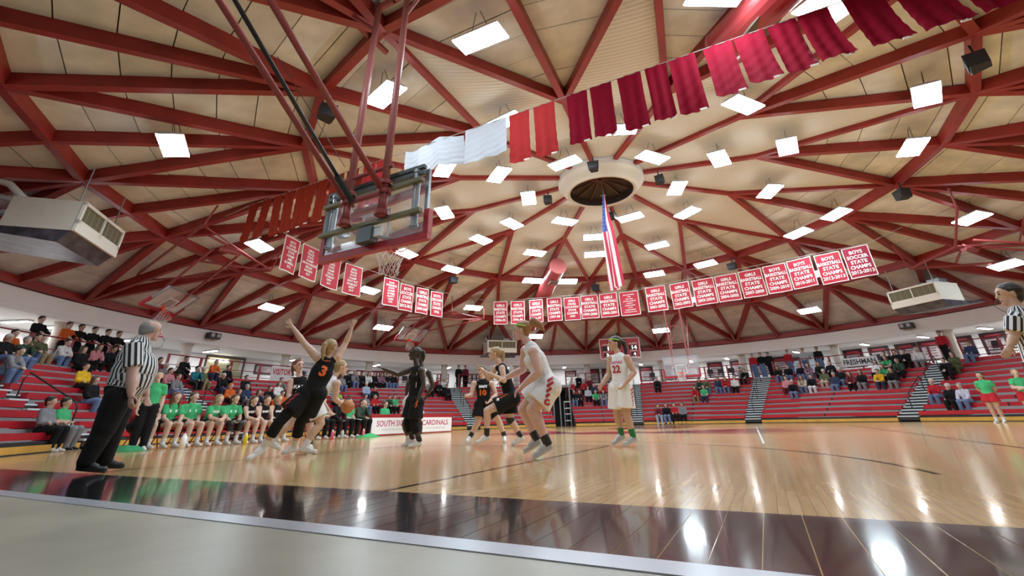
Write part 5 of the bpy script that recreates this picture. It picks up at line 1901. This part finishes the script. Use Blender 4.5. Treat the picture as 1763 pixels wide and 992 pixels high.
def stripes(bvh, L, hipk, kneek, n, side, mtl, parent, cnt=4, w0=.10, lean=.03):
    """slanted side panels on a pair of shorts, laid on the cloth"""
    hp, kn = L[hipk], L[kneek]
    ax = unit(kn - hp)
    r = unit(np.cross(n, ax))
    for q in range(cnt):
        c = hp + (kn - hp) * (0.10 + 0.135 * q)
        wd = w0 * (1 - .17 * q)
        mb = MB()
        vs, ok = [], []
        for a in (-.5, -.25, 0, .25, .5):
            for b in (-.5, .5):
                s_ = c + r * a * wd + ax * (b * .034 - a * lean * 2)
                h_ = bvh.ray_cast(Vector(s_ + n * .4), Vector(-n), 0.8)
                ok.append(h_[0] is not None)
                vs.append(h_[0] + Vector(n) * .005 if h_[0] is not None else Vector(s_))
        if all(ok):
            mb.add(vs, [(2 * e, 2 * e + 1, 2 * e + 3, 2 * e + 2) for e in range(4)])
            mb.build('side_stripe', mtl, parent, fix=False)


# --- the referee at the left
R_, A_ = vd('refl')
M_PANT = cloth('bk')
t_, L, hd_, sd, fw, up, bvh = person(JT['refl'], 'heavy grey-haired referee in striped shirt and black trousers at the left, whistle in mouth', dict(
    face=R_ + A_ * .12, bf=R_, w=1.34, lw=1.52, belly=.075, slv=.72, legs='pants', cuff=.056, top=M_REF, bottom=M_PANT, shoe=M_SHOEB, sole=M_SHOEB, hair='g', style='bald', skin='p', stripe=True, loose=.014, handa='relax', handb='relax'), 0.009)
f, u, l = hd_
wc = L['hd'] + f * .122 - u * .062
MB().tube([Vector(wc - f * .01), Vector(wc + f * .03)], .012, 10).build('whistle', mat('whistle_pink', (0.6, 0.08, 0.18), 0.4), t_)
MB().tube([Vector(wc + f * .025), Vector(wc + f * .06 - u * .05), Vector(wc + f * .05 - u * .13), Vector(wc - f * .01 - u * .17)], .0035, 5).build('lanyard', M_BLACKM, t_)
# --- the referee at the right edge
R_, A_ = vd('refr')
t_, L, hd_, sd, fw, up, bvh = person(JT['refr'], 'dark-haired referee in striped shirt cut off by the right edge', dict(
    face=-R_ * .9 - A_ * .35, bf=-R_ - A_ * .5, w=1.2, lw=1.25, slv=.72, legs='pants', top=M_REF, bottom=M_PANT, shoe=M_SHOEB, sole=M_SHOEB, hair='d', style='short', skin='t', stripe=True, handa='relax'), 0.010)
f, u, l = hd_
wc = L['hd'] + f * .122 - u * .062
MB().tube([Vector(wc - f * .01), Vector(wc + f * .03)], .011, 10).build('whistle', M_BLACKM, t_)
MB().tube([Vector(wc + f * .025), Vector(wc + f * .05 - u * .06), Vector(wc + f * .0 - u * .13), Vector(wc - f * .06 - u * .16)], .0035, 5).build('lanyard', M_BLACKM, t_)
# --- number 3, arms up, seen from behind
R_, A_ = vd('p3')
t_, L, hd_, sd, fw, up, bvh = person(JT['p3'], 'blond player in black number 3 jersey seen from behind, both arms raised', dict(
    face=A_ * .75 + R_ * .65, bf=A_, top=M_JB, bottom=M_JB, sleeve=M_JB, ksleeve='ab', kspan=(.55, .55), sock=M_SHOEW, shoe=M_SHOEW, hair='l', style='tail', wind=V(0, 0, -.04) + R_ * .02, skin='f', handa='open', handb='spread', palma=A_, palmb=A_, shl=.62, shr=.142, loose=.016), 0.009)
c = L['nk'] + (L['pe'] - L['nk']) * .34
on_body(bvh, c, -A_, unit(R_ - up * np.dot(R_, up)), up, [('3', .015, 0, .105, .165)], M_ORL, t_, 'number', 0.05)
on_body(bvh, L['nk'] + (L['pe'] - L['nk']) * .02, -A_, R_, up, [('-', 0, 0, .10, .012)], M_ORL, t_, 'collar_tape', 0.02)
stripes(bvh, {'h': L['pe'] - R_ * .1, 'k': L['ka']}, 'h', 'k', unit(-R_ * .6 - A_ * .8), -1, M_BAN, t_, 4, .05)
# --- the dribbler in white, mostly hidden
R_, A_ = vd('drib')
t_, L, hd_, sd, fw, up, bvh = person(JT['drib'], 'dribbling player in white driving right with the ball behind number 3', dict(
    face=R_ + A_ * .1, bf=R_, top=M_JW, bottom=M_JW, sock=M_SHOEW, shoe=M_SHOEW, hair='l', style='tail', skin='f', handa='grip', palma=R_, shl=.7), 0.011)
bc = V(*JT['drib']['wa']) + R_ * .09 + V(0, 0, -.035)
bt = MB()
bm = bmesh.new()
bmesh.ops.create_uvsphere(bm, u_segments=28, v_segments=18, radius=.119)
bme = bpy.data.meshes.new('ball')
bm.to_mesh(bme)
bm.free()
bme.polygons.foreach_set('use_smooth', [True] * len(bme.polygons))
bme.materials.append(mat('ball_orange', (0.50, 0.19, 0.06), 0.55, noise=0.1, nscale=30, bump=0.3, bscale=250))
ball = empty('basketball', Vector(bc), label='orange basketball held low by the dribbling player', cat='basketball')
link(bpy.data.objects.new('cover', bme), ball)
for k, ax in enumerate((Vector((1, 0, 0)), Vector((0, 1, 0)), Vector((0.3, 0.2, 1)))):
    ax.normalize()
    a = ax.orthogonal().normalized()
    b_ = ax.cross(a)
    MB().tube([(a * math.cos(q) + b_ * math.sin(q)) * .1185 for q in [2 * math.pi * e / 32 for e in range(32)]], .0022, 5, closed=True).build('seam', M_BLACKM, ball)
# --- the black-clad team mate behind
R_, A_ = vd('east')
t_, L, hd_, sd, fw, up, bvh = person(JT['east'], 'auburn-haired player in black EAST jersey behind number 3, one hand up', dict(
    face=R_ * .55 - A_ * .85, bf=-A_, top=M_JB, bottom=M_JB, sock=M_SHOEB, shoe=M_SHOEW, hair='r', style='tail', skin='p', handb='spread', palmb=-A_, chest=1), 0.012)
on_body(bvh, L['nk'] + (L['pe'] - L['nk']) * .30, -A_, R_, V(0, 0, 1), [('EAST', 0, 0, .26, .075), ('12', 0, -.15, .17, .14)], M_TEXT, t_, 'lettering', 0.04)
# --- tall player in black reaching left
R_, A_ = vd('blk')
t_, L, hd_, sd, fw, up, bvh = person(JT['blk'], 'tall dark-skinned player in black uniform reaching an arm to the left', dict(
    face=-R_ - A_ * .1, bf=-R_, top=M_JB, bottom=M_JB, sleeve=M_JB, ksleeve='ab', kspan=(.78, .5), sock=M_SHOEB, shoe=M_SHOEW, hair='d', style='pony', skin='k', handb='open', handa='relax', palmb=-zz, chest=1, shr=.135), 0.010)
stripes(bvh, {'h': L['pe'] - A_ * .05, 'k': L['ka']}, 'h', 'k', unit(-A_ + R_ * .2), -1, M_ORL, t_, 2, .05)
on_body(bvh, L['nk'] + (L['pe'] - L['nk']) * .42, unit(-A_), R_, V(0, 0, 1), [('|', 0, 0, .008, .3)], M_TEXT, t_, 'side_piping', 0.0)
# --- white player just behind her
R_, A_ = vd('wbh')
t_, L, hd_, sd, fw, up, bvh = person(JT['wbh'], 'dark-skinned player in white uniform standing close behind the tall black-clad player', dict(
    face=A_ * .9 + R_ * .3, bf=A_, top=M_JW, bottom=M_JW, sock=M_SHOEW, shoe=M_SHOEW, hair='d', style='pony', skin='k', shr=.165), 0.013)
# --- number 10
R_, A_ = vd('p10')
t_, L, hd_, sd, fw, up, bvh = person(JT['p10'], 'player in black EAST number 10 jersey facing the camera with raised fists', dict(
    face=-A_ * .95 - R_ * .25, bf=-A_, top=M_JB, bottom=M_JB, sock=M_SHOEB, shoe=M_SHOEW, hair='b', style='tail', skin='f', handa='fist', handb='fist', chest=1, shr=.14), 0.011)
on_body(bvh, L['nk'] + (L['pe'] - L['nk']) * .28, -A_, R_, V(0, 0, 1), [('EAST', 0, .01, .20, .062)], M_TEXT, t_, 'team_name', 0.05)
on_body(bvh, L['nk'] + (L['pe'] - L['nk']) * .28, -A_, R_, V(0, 0, 1), [('10', 0, -.12, .16, .13)], M_ORL, t_, 'number', 0.05)
# --- running black player in profile
R_, A_ = vd('p6')
t_, L, hd_, sd, fw, up, bvh = person(JT['p6'], 'blond ponytailed player in black running left with a knee lifted', dict(
    face=-R_, bf=-R_, top=M_JB, bottom=M_JB, sleeve=M_SHOEB, ksleeve='b', kspan=(.88, .14), sock=M_SHOEB, shoe=M_SHOEW, hair='l', style='tail', wind=-R_ * .03 - zz * .03, skin='f', handa='open', handb='open', palma=-zz, palmb=-zz, chest=1, shr=.14, shl=.68), 0.010)
stripes(bvh, {'h': L['pe'] - A_ * .02 - R_ * .05, 'k': L['ka']}, 'h', 'k', unit(-A_ * .9 + zz * .35), -1, M_ORL, t_, 3, .045)
on_body(bvh, L['pe'] + (L['ka'] - L['pe']) * .5, unit(-A_ * .9 + zz * .35), -R_, zz, [('E', .02, 0, .05, .06)], M_TEXT, t_, 'leg_mark', 0.06)
# --- crouching white player, the nearest
R_, A_ = vd('w925')
t_, L, hd_, sd, fw, up, bvh = person(JT['w925'], 'crouching player in white with red-striped shorts and neon headband, facing left', dict(
    face=-R_ + A_ * .08, bf=-R_, top=M_JW, bottom=M_JW, sock=M_SHOEB, sockh=.24, shoe=M_SHOEG, hair='s', style='flying', wind=R_ * .16 + zz * .02, skin='p', handa='relax', handb='relax', palma=-zz, palmb=-zz, headband=M_NEON, chest=1, shr=.142, shl=.66, trim=1, trimm=M_REDL, loose=.014, w=1.16, lw=1.34), 0.008)
for q in range(4):
    c0 = L['pe'] + R_ * (.075 - .02 * q) + zz * (.05 - .068 * q)
    bd = unit(R_ * .86 + zz * .5)
    hv = unit(zz * .9 - R_ * .3)
    ln_ = .125 * (1 - .17 * q)
    vs, ok = [], []
    for a in (-.5, -.25, 0, .25, .5):
        for b_ in (-.5, .5):
            s_ = c0 + bd * a * ln_ + hv * b_ * .036
            h_ = bvh.ray_cast(Vector(s_ - A_ * .4), Vector(A_), 0.8)
            ok.append(h_[0] is not None)
            vs.append(h_[0] - Vector(A_) * .006 if h_[0] is not None else Vector(s_))
    if all(ok):
        MB().add(vs, [(2 * e_, 2 * e_ + 1, 2 * e_ + 3, 2 * e_ + 2) for e_ in range(4)]).build('side_stripe', M_REDL, t_, fix=False)
on_body(bvh, L['pe'] + R_ * .0 - zz * .235, -A_, R_, zz, [('C', 0, 0, .075, .08)], M_REDL, t_, 'leg_emblem', 0.09)
# --- number 22
R_, A_ = vd('p22')
t_, L, hd_, sd, fw, up, bvh = person(JT['p22'], 'standing player in white number 22 jersey with neon headband', dict(
    face=-R_ * .92 - A_ * .25, bf=-R_ * .55 - A_ * .85, top=M_JW, bottom=M_JW, sock=M_SOCKG, sockh=.34, shoe=M_SHOEG, hair='d', style='tail', wind=-zz * .1, skin='t', handa='relax', handb='fist', headband=M_NEON, shr=.14, shl=.74), 0.009)
n_ = unit(-A_ * .9 - R_ * .35)
r_ = unit(R_ * .9 - A_ * .35)
on_body(bvh, L['nk'] + (L['pe'] - L['nk']) * .30 - R_ * .03, n_, r_, zz, [('22', 0, -.09, .17, .135)], M_REDL, t_, 'number', 0.03)
on_body(bvh, L['nk'] + (L['pe'] - L['nk']) * .30 - R_ * .03, n_, r_, zz, [('CARDINALS', 0, .03, .25, .05)], M_TPINK, t_, 'team_name', 0.03)
stripes(bvh, {'h': L['pe'] + R_ * .1, 'k': L['ka']}, 'h', 'k', unit(-A_ * .7 + R_ * .7), -1, M_REDL, t_, 5, .08)


# ------------------------------------------------------------------ standing and seated figures
def stand(h=1.7, arms='down', lean=0.0):
    k = h / 1.7
    J = dict(hd=(0, -.01, 1.58), nk=(0, 0.01, 1.40), pe=(0, 0, .92), ka=(-.09, -.01, .49), aa=(-.09, .01, .085), ta=(-.10, -.19, .03), kb=(.10, -.02, .49), ab=(.11, .01, .085), tb=(.13, -.19, .03), sa=(-.17, .01, 1.36), sb=(.17, .01, 1.36))
    if arms == 'down':
        J.update(ea=(-.22, .02, 1.09), wa=(-.22, -.06, .86), eb=(.22, .02, 1.09), wb=(.22, -.06, .86))
    elif arms == 'crossed':
        J.update(ea=(-.24, -.04, 1.11), wa=(.06, -.20, 1.10), eb=(.24, -.04, 1.11), wb=(-.08, -.18, 1.06))
    elif arms == 'rail':
        J.update(ea=(-.27, -.10, 1.16), wa=(-.20, -.33, 1.09), eb=(.27, -.10, 1.16), wb=(.20, -.33, 1.09))
    elif arms == 'back':
        J.update(ea=(-.25, .10, 1.12), wa=(-.06, .16, .98), eb=(.25, .10, 1.12), wb=(.06, .18, .96))
    return {a: (v[0] * k, v[1] * k, v[2] * k) for a, v in J.items()}


def sit(kind):
    """seated, facing -y, feet on z = 0, seat at 0.41"""
    ln = {0: .02, 1: -.22, 2: .05, 3: -.06, 4: -.12}[kind]
    J = dict(pe=(0, .13, .50), nk=(0, .13 + ln, .97 - abs(ln) * .2), hd=(0, .11 + ln * 1.25, 1.155 - abs(ln) * .3), ka=(-.13, -.29, .50), aa=(-.13, -.24, .085), ta=(-.14, -.42, .03), kb=(.13, -.29, .50), ab=(.14, -.22, .085), tb=(.16, -.40, .03))
    y = J['nk'][1]
    z = J['nk'][2] - .04
    J.update(sa=(-.175, y, z), sb=(.175, y, z))
    if kind == 0:
        J.update(ea=(-.22, y - .06, z - .27), wa=(-.10, y - .27, z - .34), eb=(.22, y - .06, z - .27), wb=(.10, y - .27, z - .34))
    elif kind == 1:
        J.update(ea=(-.19, y - .17, z - .24), wa=(-.04, y - .32, z - .28), eb=(.19, y - .17, z - .24), wb=(.04, y - .32, z - .28))
    elif kind == 2:
        J.update(ea=(-.24, y - .07, z - .25), wa=(.05, y - .22, z - .24), eb=(.24, y - .07, z - .25), wb=(-.06, y - .2, z - .28))
    elif kind == 3:
        J.update(ea=(-.22, y - .10, z - .26), wa=(-.12, y - .34, z - .30), eb=(.22, y - .17, z - .22), wb=(.06, y - .19, z + .03))
    else:
        J.update(ea=(-.21, y - .12, z - .26), wa=(-.12, -.22, .57), eb=(.21, y - .12, z - .26), wb=(.12, -.22, .57))
    return J


TPL = {}


def template(kind, opts, key, J, voxel=0.024):
    if key not in TPL:
        o = dict(face=V(0, -1, 0), bf=V(0, -1, 0), top=None, bottom=None)
        o.update(opts)
        me, B, (f, u, l), sd, fw, up = build_body(J, o, voxel, 'body', False, 2)
        for t in TAGS:
            me.materials.append(SKIN['f'])
        TPL[key] = (me, {}, (np.asarray(J['hd'], float), f, u))
    return TPL[key]


def crowd(key, loc, rz, label, group, top, bottom, hair, style, skin='f', shoe=None, J=None, opts=None, scale=1.0, voxel=0.024, extra=None, prn=None):
    me, hairs, (hc, f, u) = template(None, opts or {}, key, J, voxel)
    t_ = empty('person', loc, rz, label, 'person', group)
    t_.scale = (scale, scale, scale)
    o = link(bpy.data.objects.new('body', me), t_)
    mp_ = {'skin': SKIN[skin], 'top': top, 'bottom': bottom, 'sock': extra or M_SHOEW, 'shoe': shoe or M_SHOEB, 'sole': M_SOLE, 'sleeve': M_SHOEB, 'lip': M_LIP, 'eye': M_EYE, 'brow': HAIR['b'], 'trim': top}
    for i, t in enumerate(TAGS):
        o.material_slots[i].link = 'OBJECT'
        o.material_slots[i].material = mp_[t]
    if prn is not None:
        if 'print' not in hairs:
            vs_ = [Vector(v.co) for v in me.vertices]
            bv_ = BVHTree.FromPolygons(vs_, [tuple(p.vertices) for p in me.polygons])
            hairs['print'] = bv_
        nk_, pe_ = Vector(J['nk']), Vector(J['pe'])
        on_body(hairs['print'], nk_.lerp(pe_, .33), (0, -1, .1), (1, 0, 0), (0, 0.1, 1), prn, M_TEXT, t_, 'shirt_print', 0.05)
    if style not in hairs:
        hairs[style] = hair_mesh('hair', hc, f, u, style, 0.02)
        hairs[style].materials.append(HAIR['b'])
    ho = link(bpy.data.objects.new('hair', hairs[style]), t_)
    ho.material_slots[0].link = 'OBJECT'
    ho.material_slots[0].material = HAIR[hair]
    return t_


SPEC = '''0 -117.8 gy bk d;0 -115.7 gn gy d;0 7.4 mr lb d;0 8.5 bk jn b;0 9.9 rd bk d;0 11.3 gy bk d;1 58.3 bk bk w;1 60.0 lv jn g;2 55.4 rd jn w;3 -105.3 bk jn b;3 -83.9 bk bk b;3 -80.2 nv bk b;3 -75.6 or bk d;3 -58.9 gy jn d;3 -57.0 rd bk b;3 -54.4 dg bk d;3 -52.8 gn bk d;4 -83.5 or bk o;4 -80.7 nv gy g;4 -77.2 bk or d;4 -63.6 lg bk d;4 -12.2 bk jn g;4 -10.5 bk bk b;4 -6.9 gn bk b;4 -5.2 gy jn b;4 14.4 rd kh b;4 16.1 gn nv b;4 32.8 bk jn w;5 -103.0 ye bk d;5 -91.1 gy jn b;5 -74.1 wh bk b;5 -55.9 bk mr b;5 -8.4 lgy bk b;5 31.3 pk mr b;5 34.4 be jn b;5 35.5 bk wh d;5 39.3 nv jn g;5 42.1 mr bk b;5 43.5 bk gy b;5 46.3 ye nv b;5 48.1 bk gy b;6 -110.2 gy jn d;6 -91.0 pk bk d;6 -82.9 bk nv w;6 -79.1 bk bk d;6 -72.9 gy bk d;6 -56.5 lb jn w;6 -39.4 bk bk d;6 -7.0 nv bk d;6 -5.0 rd bk d;6 15.3 dg bk b;6 16.5 ol jn d;6 18.7 nv jn b;6 20.2 rd jn b;6 21.8 wh bk w;6 37.3 ol be w;6 39.9 bk jn w;6 46.6 gn bk b;6 54.5 bk bk d;7 -90.7 gy bk w;7 -86.3 te bk d;7 -84.5 ol kh w;7 -42.7 gy bk g;7 -40.7 bk bk b;7 -11.8 rd bk b;7 -8.9 rd bk b;7 6.6 bk bk d;7 44.9 wh bk b;7 48.1 dg bk d;7 55.2 ol ol b;8 -106.9 bk jn w;8 -105.7 dg jn g;8 -99.3 bk bk b;8 -90.0 mr bk d;8 -80.1 bk bk d;8 -60.3 gy jn b;8 -40.7 rd bk d;8 -38.7 wh bk w;8 -11.3 wh bk w;8 -7.6 mr bk d;8 23.1 gy bk w;8 24.3 bk mr d;8 29.4 bk jn b;8 31.0 bk jn d;8 33.3 bk jn b;8 34.2 mv jn b;8 36.1 bk bk b;8 37.7 bk bk d;8 46.2 gn bk b;9 -105.7 or bk d;9 -103.4 ol jn d;9 -102.8 ol kh d;9 -100.6 wh jn d;9 -96.7 pk bk b;9 -95.0 bk bk d;9 -85.7 bk bk d;9 -81.3 or nv g;9 -58.4 bk bk d;9 -56.6 gy jn g;9 -55.6 bk bk d;9 -54.1 wh bk b;9 -53.1 bk bk b;9 -51.5 mv bk b;9 -50.7 bk jn d;9 -49.6 bk jn d;9 -9.8 bk bk d;9 45.7 bk bk d;9 47.1 bk bk d;9 48.3 bk bk d;9 49.9 wh gy w;9 56.0 nv jn d'''
ROWN = ['bottom', 'second', 'third', 'fourth', 'fifth', 'sixth', 'seventh', 'eighth', 'ninth', 'top']
rows = {}
for it in SPEC.replace('\n', '').split(';'):
    a = it.split()
    rows.setdefault(int(a[0]), []).append([float(a[1])] + a[2:])
rp_ = random.Random(11)
for i, lst in sorted(rows.items()):
    lst.sort(key=lambda e: e[0])
    gap = math.degrees(0.47 / (R0 + DR * i))
    for q in range(8):
        for e, f_ in zip(lst, lst[1:]):
            if f_[0] - e[0] < gap:
                d = (gap - (f_[0] - e[0])) / 2 + 0.01
                e[0] -= d
                f_[0] += d
    cnt = {}
    for az, tp, bt_, hr in lst:
        for si, (a0, a1, ds) in enumerate(SECT):
            if a0 - 1.6 <= az <= a1 + 1.6:
                az = min(max(az, a0 + 0.9), a1 - 0.9)
                break
        cnt[si] = cnt.get(si, 0) + 1
        sl = 0.7 if tp in ('gn', 'lg') else 2
        kd = rp_.choice((0, 1, 1, 2, 3, 4, 4))
        st_ = 'long' if hr in 'br' and rp_.random() < .7 else 'short'
        if tp == 'ye':
            st_ = 'short'
        short_sec = ['far left', 'behind the referee', 'behind the bench', "behind the scorer's table", 'left of the tunnel', 'right of the tunnel', 'behind the far hoop', 'right of the far hoop', 'at right edge'][si]
        crowd(('sit', kd, sl), pol(R0 + DR * i, az, 0.025 + DZ * i if i else 0.004), -rad(az), '%s top, %s bottoms, %s row %s, %s from left' % (CNAME[tp], CNAME[bt_].replace('blue jeans', 'denim'), ROWN[i], short_sec, ORD[cnt[si]]),
              'spectators seated in the bleachers', cloth(tp), cloth(bt_), hr, st_, rp_.choice('fffptf'), rp_.choice((M_SHOEB, M_SHOEW)), J=sit(kd), opts=dict(slv=sl, legs='pants', w=1.08), scale=0.97 if i or True else 1)
for i, it in enumerate('''-100.9 bk bk d;-98.0 or bk d;-96.7 bk bk d;-95.2 bk bk d;-93.7 bk bk d;-92.4 bk bk d;24.5 rd jn w;25.9 bk jn d;27.2 bk bk d;30.4 rd jn d;32.9 lgy jn d;35.1 bk jn d;51.9 rd bk d;-34.8 bk bk b;-33.4 mr bk d'''.split(';')):
    a = it.split()
    az = float(a[0])
    rail = az < -90
    crowd(('st', 'rail' if rail else 'down', 2), pol(21.72 if rail else 21.9, az, 2.685), -rad(az), '%s top and %s bottoms, standing on the concourse, %s from the left' % (CNAME[a[1]], CNAME[a[2]].replace('blue jeans', 'denim'), ORD[i + 1]), 'people standing on the concourse',
          cloth(a[1]), cloth(a[2]), a[3], 'short', rp_.choice('fft'), M_SHOEB, J=stand(1.72, 'rail' if rail else 'down'), opts=dict(slv=2, legs='pants', w=1.08))

# team bench: they face the court
bz = -math.atan2(AX.x, AX.y) + math.pi / 2
seats = [(1, 'bk', 0.7, 'shorts', 'b', 'long', 'black sweater with a paper pad on the lap'), (2, 'gn', 0.7, 'shorts', 'r', 'long', 'green shirt and long auburn hair leaning forward'), (3, 'gn', 0.7, 'shorts', 'b', 'tail', 'green shirt, second of the green row'),
         (4, 'gn', 0.7, 'shorts', 'l', 'tail', 'green shirt, third of the green row'), (5, 'gn', 0.7, 'shorts', 'b', 'tail', 'green shirt and black knee pads'), (6, 'bk', 0, 'shorts', 'b', 'tail', 'sleeveless black jersey next to the green row'), (7, 'bk', 0, 'shorts', 'b', 'tail', 'sleeveless black jersey, second of three'),
         (8, 'bk', 0, 'shorts', 'l', 'tail', 'sleeveless black jersey, third of three'), (9, 'bk', 2, 'pants', 'b', 'long', 'black jacket behind number 3'), (10, 'gn', 0.7, 'pants', 'd', 'short', 'green shirt among the bench coaches'), (11, 'bk', 2, 'pants', 'b', 'short', 'black suit among the bench coaches'), (12, 'gn', 0.7, 'pants', 'd', 'short', 'green shirt holding a clipboard'), (13, 'dg', 2, 'pants', 'd', 'short', "dark jacket beside the scorer's table")]
for k, tp, sl, lg, hr, st_, ds in seats:
    kd = (4, 1, 4, 0, 1)[k % 5] if lg == 'shorts' else (0, 3, 2, 4)[k % 4]
    c = court(BCH[k], BENCH_T)
    crowd(('bench', kd, sl, lg, k == 5), (c.x, c.y, 0.02), bz, 'seated on the team bench in %s' % ds, 'people on the team bench', cloth(tp), cloth('bk'), hr, st_, 'f', M_SHOEW, J=sit(kd), opts=dict(slv=sl, legs=lg, shl=.55, ksleeve='ab' if k == 5 else ''), voxel=0.015, scale=1.04, prn=([('EAST', 0, 0, .2, .06)] if sl == 0 else [('=', 0, 0, .18, .06)]) if lg == 'shorts' and k > 1 else None)
    if k in (1, 12):
        o = MB().box((0, 0, 0), (0.22, 0.30, 0.012)).build('clipboard', M_TEXT, loc=court(BCH[k], BENCH_T + 0.36, 0.62))
        o.rotation_euler = (0.1, 0.1, bz)
        tag(o, 'white paper pad on the lap of the %s' % ('black-sweatered bench player' if k == 1 else 'coach with green shirt'), 'paper')
# officials behind the scorer's table
for q, (s_, tp, hr, ds) in enumerate(((12.4, 'nv', 'b', "dark blue shirt seated behind the left end of the scorer's table"), (13.7, 'gn', 'b', "green shirt seated behind the scorer's table"), (15.9, 'gy', 'g', "grey shirt seated behind the right half of the scorer's table"))):
    c = court(s_, -10.55)
    ch = copy_tree(bc0)
    ch.location = c
    ch.rotation_euler = (0, 0, bz)
    tag(ch, "red folding chair behind the scorer's table, %s from the left" % ORD[q + 1], 'chair', "chairs behind the scorer's table")
    crowd(('bench', 0, 0.7, 'pants', False), (c.x, c.y, 0.02), bz, ds, 'officials at the table', cloth(tp), cloth('bk'), hr, 'short', 'f', M_SHOEB, J=sit(0), opts=dict(slv=.7, legs='pants'), voxel=0.015, scale=1.04)
# standing court-side people
c = court(3.35, -8.75)
crowd(('st', 'g'), (c.x, c.y, 0.0), rad(60), 'standing in green shirt and black trousers behind the grey-haired referee', None, cloth('gn'), cloth('bk'), 'b', 'short', 'f', M_SHOEW, J=stand(1.74), opts=dict(slv=.7, legs='pants', w=1.1), voxel=0.014)
c = court(13.2, -8.75)
Jr = stand(1.78)
crowd(('st', 'ref'), (c.x, c.y, 0.0), math.pi * 0.95, "slim referee in striped shirt seen from behind at the scorer's table", None, M_REF, M_PANT, 'd', 'short', 'f', M_SHOEB, J=Jr, opts=dict(slv=.7, legs='pants', stripe=True, w=1.05), voxel=0.014)
crowd(('st', 'coach'), (-4.9, 26.2, 0.0), rad(10), 'standing in green shirt and dark trousers far away beyond the crouching player', None, cloth('gn'), cloth('bk'), 'b', 'short', 'f', M_SHOEW, J=stand(1.72), opts=dict(slv=.7, legs='pants'), voxel=0.018)
crowd(('st', 'cheer1'), (12.5, 20.5, 0.0), rad(-50), 'dark-haired cheerleader in green shirt and red skirt, hands behind back', 'cheerleaders', cloth('gn'), cloth('rd'), 'd', 'tail', 't', M_SHOEW, J=stand(1.64, 'back'), opts=dict(slv=.6, legs='skirt'), voxel=0.014)
crowd(('st', 'cheer2'), (13.25, 20.0, 0.0), rad(-20), 'blond cheerleader in green shirt and red skirt with folded arms', 'cheerleaders', cloth('gn'), cloth('rd'), 'l', 'tail', 'f', M_SHOEW, J=stand(1.66, 'crossed'), opts=dict(slv=.6, legs='skirt'), voxel=0.014)
bpy.data.scenes.remove(TMP)
